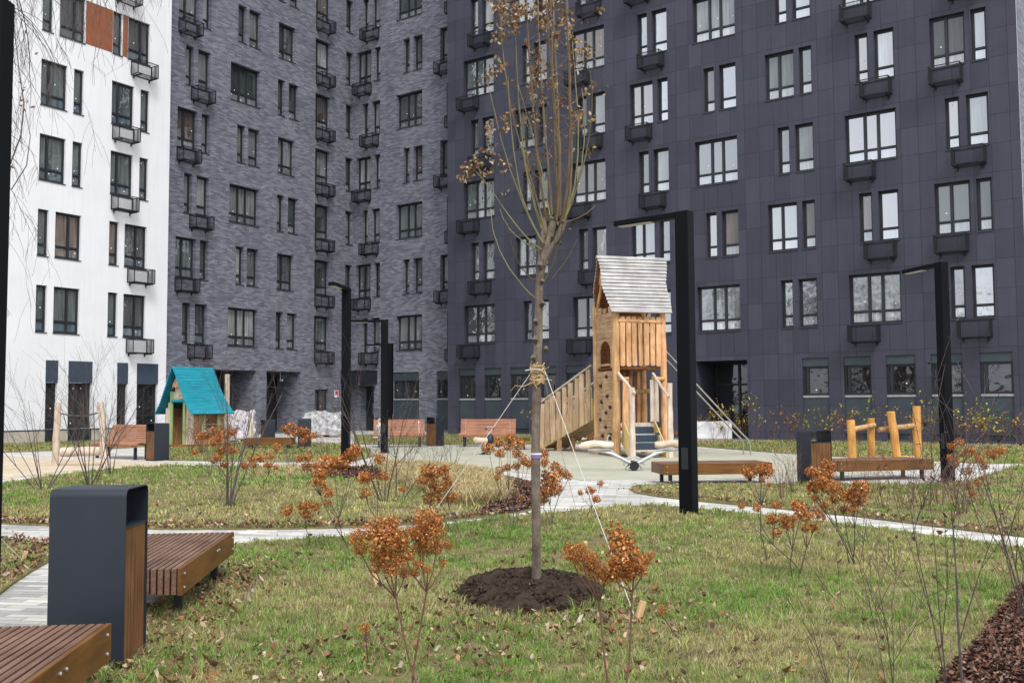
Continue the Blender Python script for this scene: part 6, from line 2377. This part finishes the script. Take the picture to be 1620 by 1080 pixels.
tag(mb.build('tape_band', [M['purple'], M['whitepaint']], None, (tb.x, tb.y, 0)), 'thin purple and white tape band round the tree trunk', 'tape')


def rope(a, b, label, r=.0029):
    mb = MB()
    pts = []
    L = (b-a).length
    for i in range(13):
        t = i/12
        p = a.lerp(b, t)-Vector((0, 0, .012*L*4*t*(1-t)*.35))
        pts.append(p)
    mb.tube(pts, r, 6)
    o = mb.build('guy_rope', M['rope'], None, smooth=True)
    return tag(o, label, 'rope', 'white guy ropes')


def stake(p, lean, label, h=.17, r=.019):
    t = MB()
    t.bevbox(-r, r, -r, r, -.05, h, .003)
    o = t.build('wooden_stake', M['stakewood'])
    o.location = p
    o.rotation_euler = (lean[1], lean[0], .4)
    return tag(o, label, 'stake', 'short wooden stakes')


knot = rel(850, 592)+Vector((tb.x, tb.y, 0))
s1, s2, s3 = G(596, 932), G(1008, 984), G(925, 868)
rope(knot+Vector((-.06, -.02, .0)), s1+Vector((.03, 0, .02)), 'white rope running from the straw tie down to the left')
rope(knot+Vector((.06, -.03, .03)), s2+Vector((-.02, 0, .05)), 'white rope running from the straw tie down to the right front')
rope(knot+Vector((.055, .03, -.03)), s3+Vector((0, 0, .05)), 'faint white rope running from the straw tie away towards the playground', .002)
mb = MB()
mb.tube([knot+Vector((-.10, -.06, .03)), knot+Vector((-.03, -.07, .04)), knot+Vector((.03, -.07, .03)), knot+Vector((.065, -.03, .0))], .004, 6)
tag(mb.build('rope_loop', M['rope'], None, smooth=True), 'short end of white rope looped over the straw tie', 'rope')
stake(s1, (-.15, 0), 'wooden stake at the end of the left guy rope')
stake(s2, (.35, 0), 'wooden stake at the end of the right front guy rope', .15)
stake(s3, (0, .2), 'wooden stake in the lawn edge behind the young tree', .08)

# ------------------------------------------------------------------ birch at the left edge, trunk outside the frame
bb = Vector((-5.6, 8.6, 0))
BI = empty('birch_tree', bb, 0, 'birch whose thin drooping bare twigs hang in at the upper left', 'tree')
mb = MB()
mb.tube([(0, 0, -.05), (.03, 0, 1.5), (-.05, .05, 3.5), (.05, 0, 5.5), (0, .1, 8.5)], [.13, .11, .095, .07, .03], 14)
mb.build('trunk', M['bark'], BI, smooth=True)
rn = random.Random(3)
mb = MB()
mt_ = MB()
relb = lambda px, py, D: at(px, py, D)-bb


def droop(p, d, L, r, depth):
    k = 8
    pts, rad = [p.copy()], [r]
    q, dd = p.copy(), d.copy()
    for i in range(k):
        dd = (dd+Vector((rn.uniform(-.16, .16), rn.uniform(-.16, .16), -.17+rn.uniform(-.1, .1)))).normalized()
        q = q+dd*L/k
        pts.append(q.copy()); rad.append(max(.0011, r*(1-.75*(i+1)/k)))
    mt_.tube(pts, rad, 3, caps=False)
    if depth:
        for j in range(rn.randint(3, 5)):
            i = rn.randint(1, k-1)
            a = rn.uniform(0, 6.28)
            nd = (dd*.6+Vector((math.cos(a)*.7, math.sin(a)*.7, -.1))).normalized()
            droop(pts[i], nd, L*rn.uniform(.35, .65), rad[i]*.6, depth-1)


for (z, end, r) in ((3.6, relb(20, -40, 7.2), .02), (4.0, relb(70, -120, 7.6), .02), (4.4, relb(150, -160, 7.4), .022), (3.0, relb(-10, 150, 7.4), .018), (2.6, relb(-20, 320, 7.6), .015), (5.0, relb(110, -220, 7), .02), (2.3, relb(-30, 450, 7.6), .012)):
    a = Vector((0, 0, z))
    m = a.lerp(end, .5)+Vector((0, 0, .25))
    mb.tube([a, a.lerp(m, .5)+Vector((0, 0, .08)), m, m.lerp(end, .5)+Vector((0, 0, .05)), end], [r, r*.85, r*.65, r*.45, r*.25], 6)
    for j in range(9 if z > 2.9 else 6):
        t = rn.uniform(.45, 1)
        p = m.lerp(end, (t-.45)/.55)
        droop(p, Vector((rn.uniform(-.1, 1), rn.uniform(-.6, .4), rn.uniform(-.4, .3))).normalized(), rn.uniform(.5, 1.15) if z > 2.9 else rn.uniform(.3, .6), .0052, 2)
# one thicker curved twig and a hanging pair further right
mt_.tube([relb(-12, 330, 7.4), relb(15, 262, 7.4), relb(33, 215, 7.4), relb(38, 165, 7.4), relb(30, 110, 7.4), relb(22, 40, 7.4)], [.0075, .006, .0055, .005, .004, .003], 5, caps=False)
mt_.tube([relb(18, 300, 7.4), relb(42, 262, 7.4), relb(48, 215, 7.4), relb(40, 175, 7.4)], [.004, .004, .003, .002], 4, caps=False)
for (x, y0, y1) in ((158, -10, 112), (150, -30, 135), (182, -20, 112), (172, -10, 70), (196, -30, 40)):
    c = [relb(x+rn.uniform(-5, 5), y0+(y1-y0)*i/5, 7.2) for i in range(6)]
    mt_.tube(c, [.0028, .0026, .0022, .0018, .0015, .001], 4, caps=False)
    for j in range(4):
        i = rn.randint(1, 4)
        mt_.tube([c[i], c[i]+Vector((rn.uniform(-.09, .09), 0, -.07)), c[i]+Vector((rn.uniform(-.13, .13), 0, -.17))], [.0014, .0012, .0009], 3, caps=False)
    mt_.tube([c[0], c[0]+Vector((-.2, 0, .5)), relb(110, -220, 7)], [.003, .005, .006], 4, caps=False)
mb.build('limbs', M['bark'], BI, smooth=True)
mt_.build('twigs', M['twig'], BI)
lv = np.array([tuple(relb(rn.gauss(34, 6), rn.uniform(120, 190), 7.4)) for _ in range(16)]+[tuple(relb(rn.uniform(15, 60), rn.uniform(0, 270), 7.4)) for _ in range(12)])
me = flakes_mesh('leaves', lv[:, 0], lv[:, 1], lv[:, 2], nr.uniform(.02, .04, len(lv)), lpal[nr.integers(0, 3, len(lv))], 1.2, 'leaf', .5, .6)
link('leaves', me, BI)
# its own guy rope and stake in the left lawn patch
s4 = G(34, 893)
rope(bb+Vector((.1, -.05, 1.5)), s4+Vector((0, 0, .05)), 'white rope coming in from the left edge down to a stake in the lawn')
stake(s4, (.3, 0), 'wooden stake in the lawn patch at the left edge', .13)

# bare trees further along the courtyard, left of the view; the windows mirror them
mb = MB()
rn = random.Random(17)
branch(mb, Vector((0, 0, 0)), Vector((0, 0, 1)), 5.2, .16, 0, rn, 8, 0, .05)
for i in range(13):
    a = i*2.4
    branch(mb, Vector((0, 0, 1.8+i*.32)), Vector((math.cos(a)*.8, math.sin(a)*.8, .8)).normalized(), rn.uniform(2.6, 4.2), .06, 3, rn, 4, 0, .12, split=(3, 5), ang=(20, 55), shrink=(.45, .65), minr=.008)
tme = mb.mesh('trunk', M['twig'], True)
for i, (x, y, s) in enumerate(((-30, 6, 1.25), (-33, 13, 1.45), (-36, 0, 1.5), (-27, -2, 1.2), (-20, -10, 1.3), (-12, -15, 1.4), (-38, 8, 1.6), (-4, -19, 1.4))):
    o = link('bare_tree', None, None, (x, y, 0), i*1.1)
    c = link('trunk', tme, o)
    o.scale = (s, s, s)
    tag(o, 'tall bare tree standing outside the picture behind the camera side of the courtyard', 'tree', 'bare trees outside the picture')

# ------------------------------------------------------------------ light, sky, camera
w = bpy.data.worlds.new('World')
sc.world = w
w.use_nodes = True
nt = w.node_tree
bg = nt.nodes['Background']
sky = nt.nodes.new('ShaderNodeTexSky')
sky.sky_type = 'NISHITA'
sky.sun_disc = False
SUN_EL, SUN_AZ = R(50), R(163)       # azimuth clockwise from +y
sky.sun_elevation = SUN_EL
sky.sun_rotation = SUN_AZ
sky.air_density = 1.0
sky.dust_density = 3.0
hs = nt.nodes.new('ShaderNodeHueSaturation')
hs.inputs['Saturation'].default_value = 0.22
hs.inputs['Value'].default_value = 1.0
nt.links.new(sky.outputs[0], hs.inputs['Color'])
# cloud layer evens the sky out
mxs = nt.nodes.new('ShaderNodeMix')
mxs.data_type = 'RGBA'
mxs.inputs[0].default_value = 0.6
nt.links.new(hs.outputs[0], mxs.inputs[6])
mxs.inputs[7].default_value = (9.6, 10.0, 10.8, 1)
nt.links.new(mxs.outputs[2], bg.inputs[0])
bg.inputs[1].default_value = 0.205
sl_ = bpy.data.lights.new('Sun', 'SUN')
sl_.energy = 2.4
sl_.angle = R(16)
sl_.color = (1.0, 0.96, 0.9)
so = bpy.data.objects.new('Sun', sl_)
col.objects.link(so)
sd = Vector((math.sin(SUN_AZ)*math.cos(SUN_EL), math.cos(SUN_AZ)*math.cos(SUN_EL), math.sin(SUN_EL)))
so.rotation_euler = (-sd).to_track_quat('-Z', 'Y').to_euler()
so.location = (0, 0, 30)

cam = bpy.data.cameras.new('Camera')
cam.sensor_width = 36
cam.lens = 36*FOC/1620
cam.clip_start = 0.05
cam.clip_end = 2000
co = bpy.data.objects.new('Camera', cam)
col.objects.link(co)
cr, sr = math.cos(ROLL), math.sin(ROLL)
ct, st_ = math.cos(TILT), math.sin(TILT)
lvl = Matrix(((1, 0, 0), (0, -st_, -ct), (0, ct, -st_)))      # columns: right, up, back
rot2 = Matrix(((cr, -sr, 0), (sr, cr, 0), (0, 0, 1)))
Mx = (lvl @ rot2).to_4x4()
Mx.translation = Vector((0, 0, CAMH))
co.matrix_world = Mx
sc.camera = co
sc.view_settings.view_transform = 'Standard'
sc.view_settings.look = 'None'
sc.view_settings.exposure = 0
sc.view_settings.gamma = 1
sc.cycles.max_bounces = 6
sc.cycles.diffuse_bounces = 3
sc.cycles.glossy_bounces = 3
sc.cycles.transmission_bounces = 2
sc.cycles.caustics_reflective = False
sc.cycles.caustics_refractive = False
sc.cycles.use_denoising = True
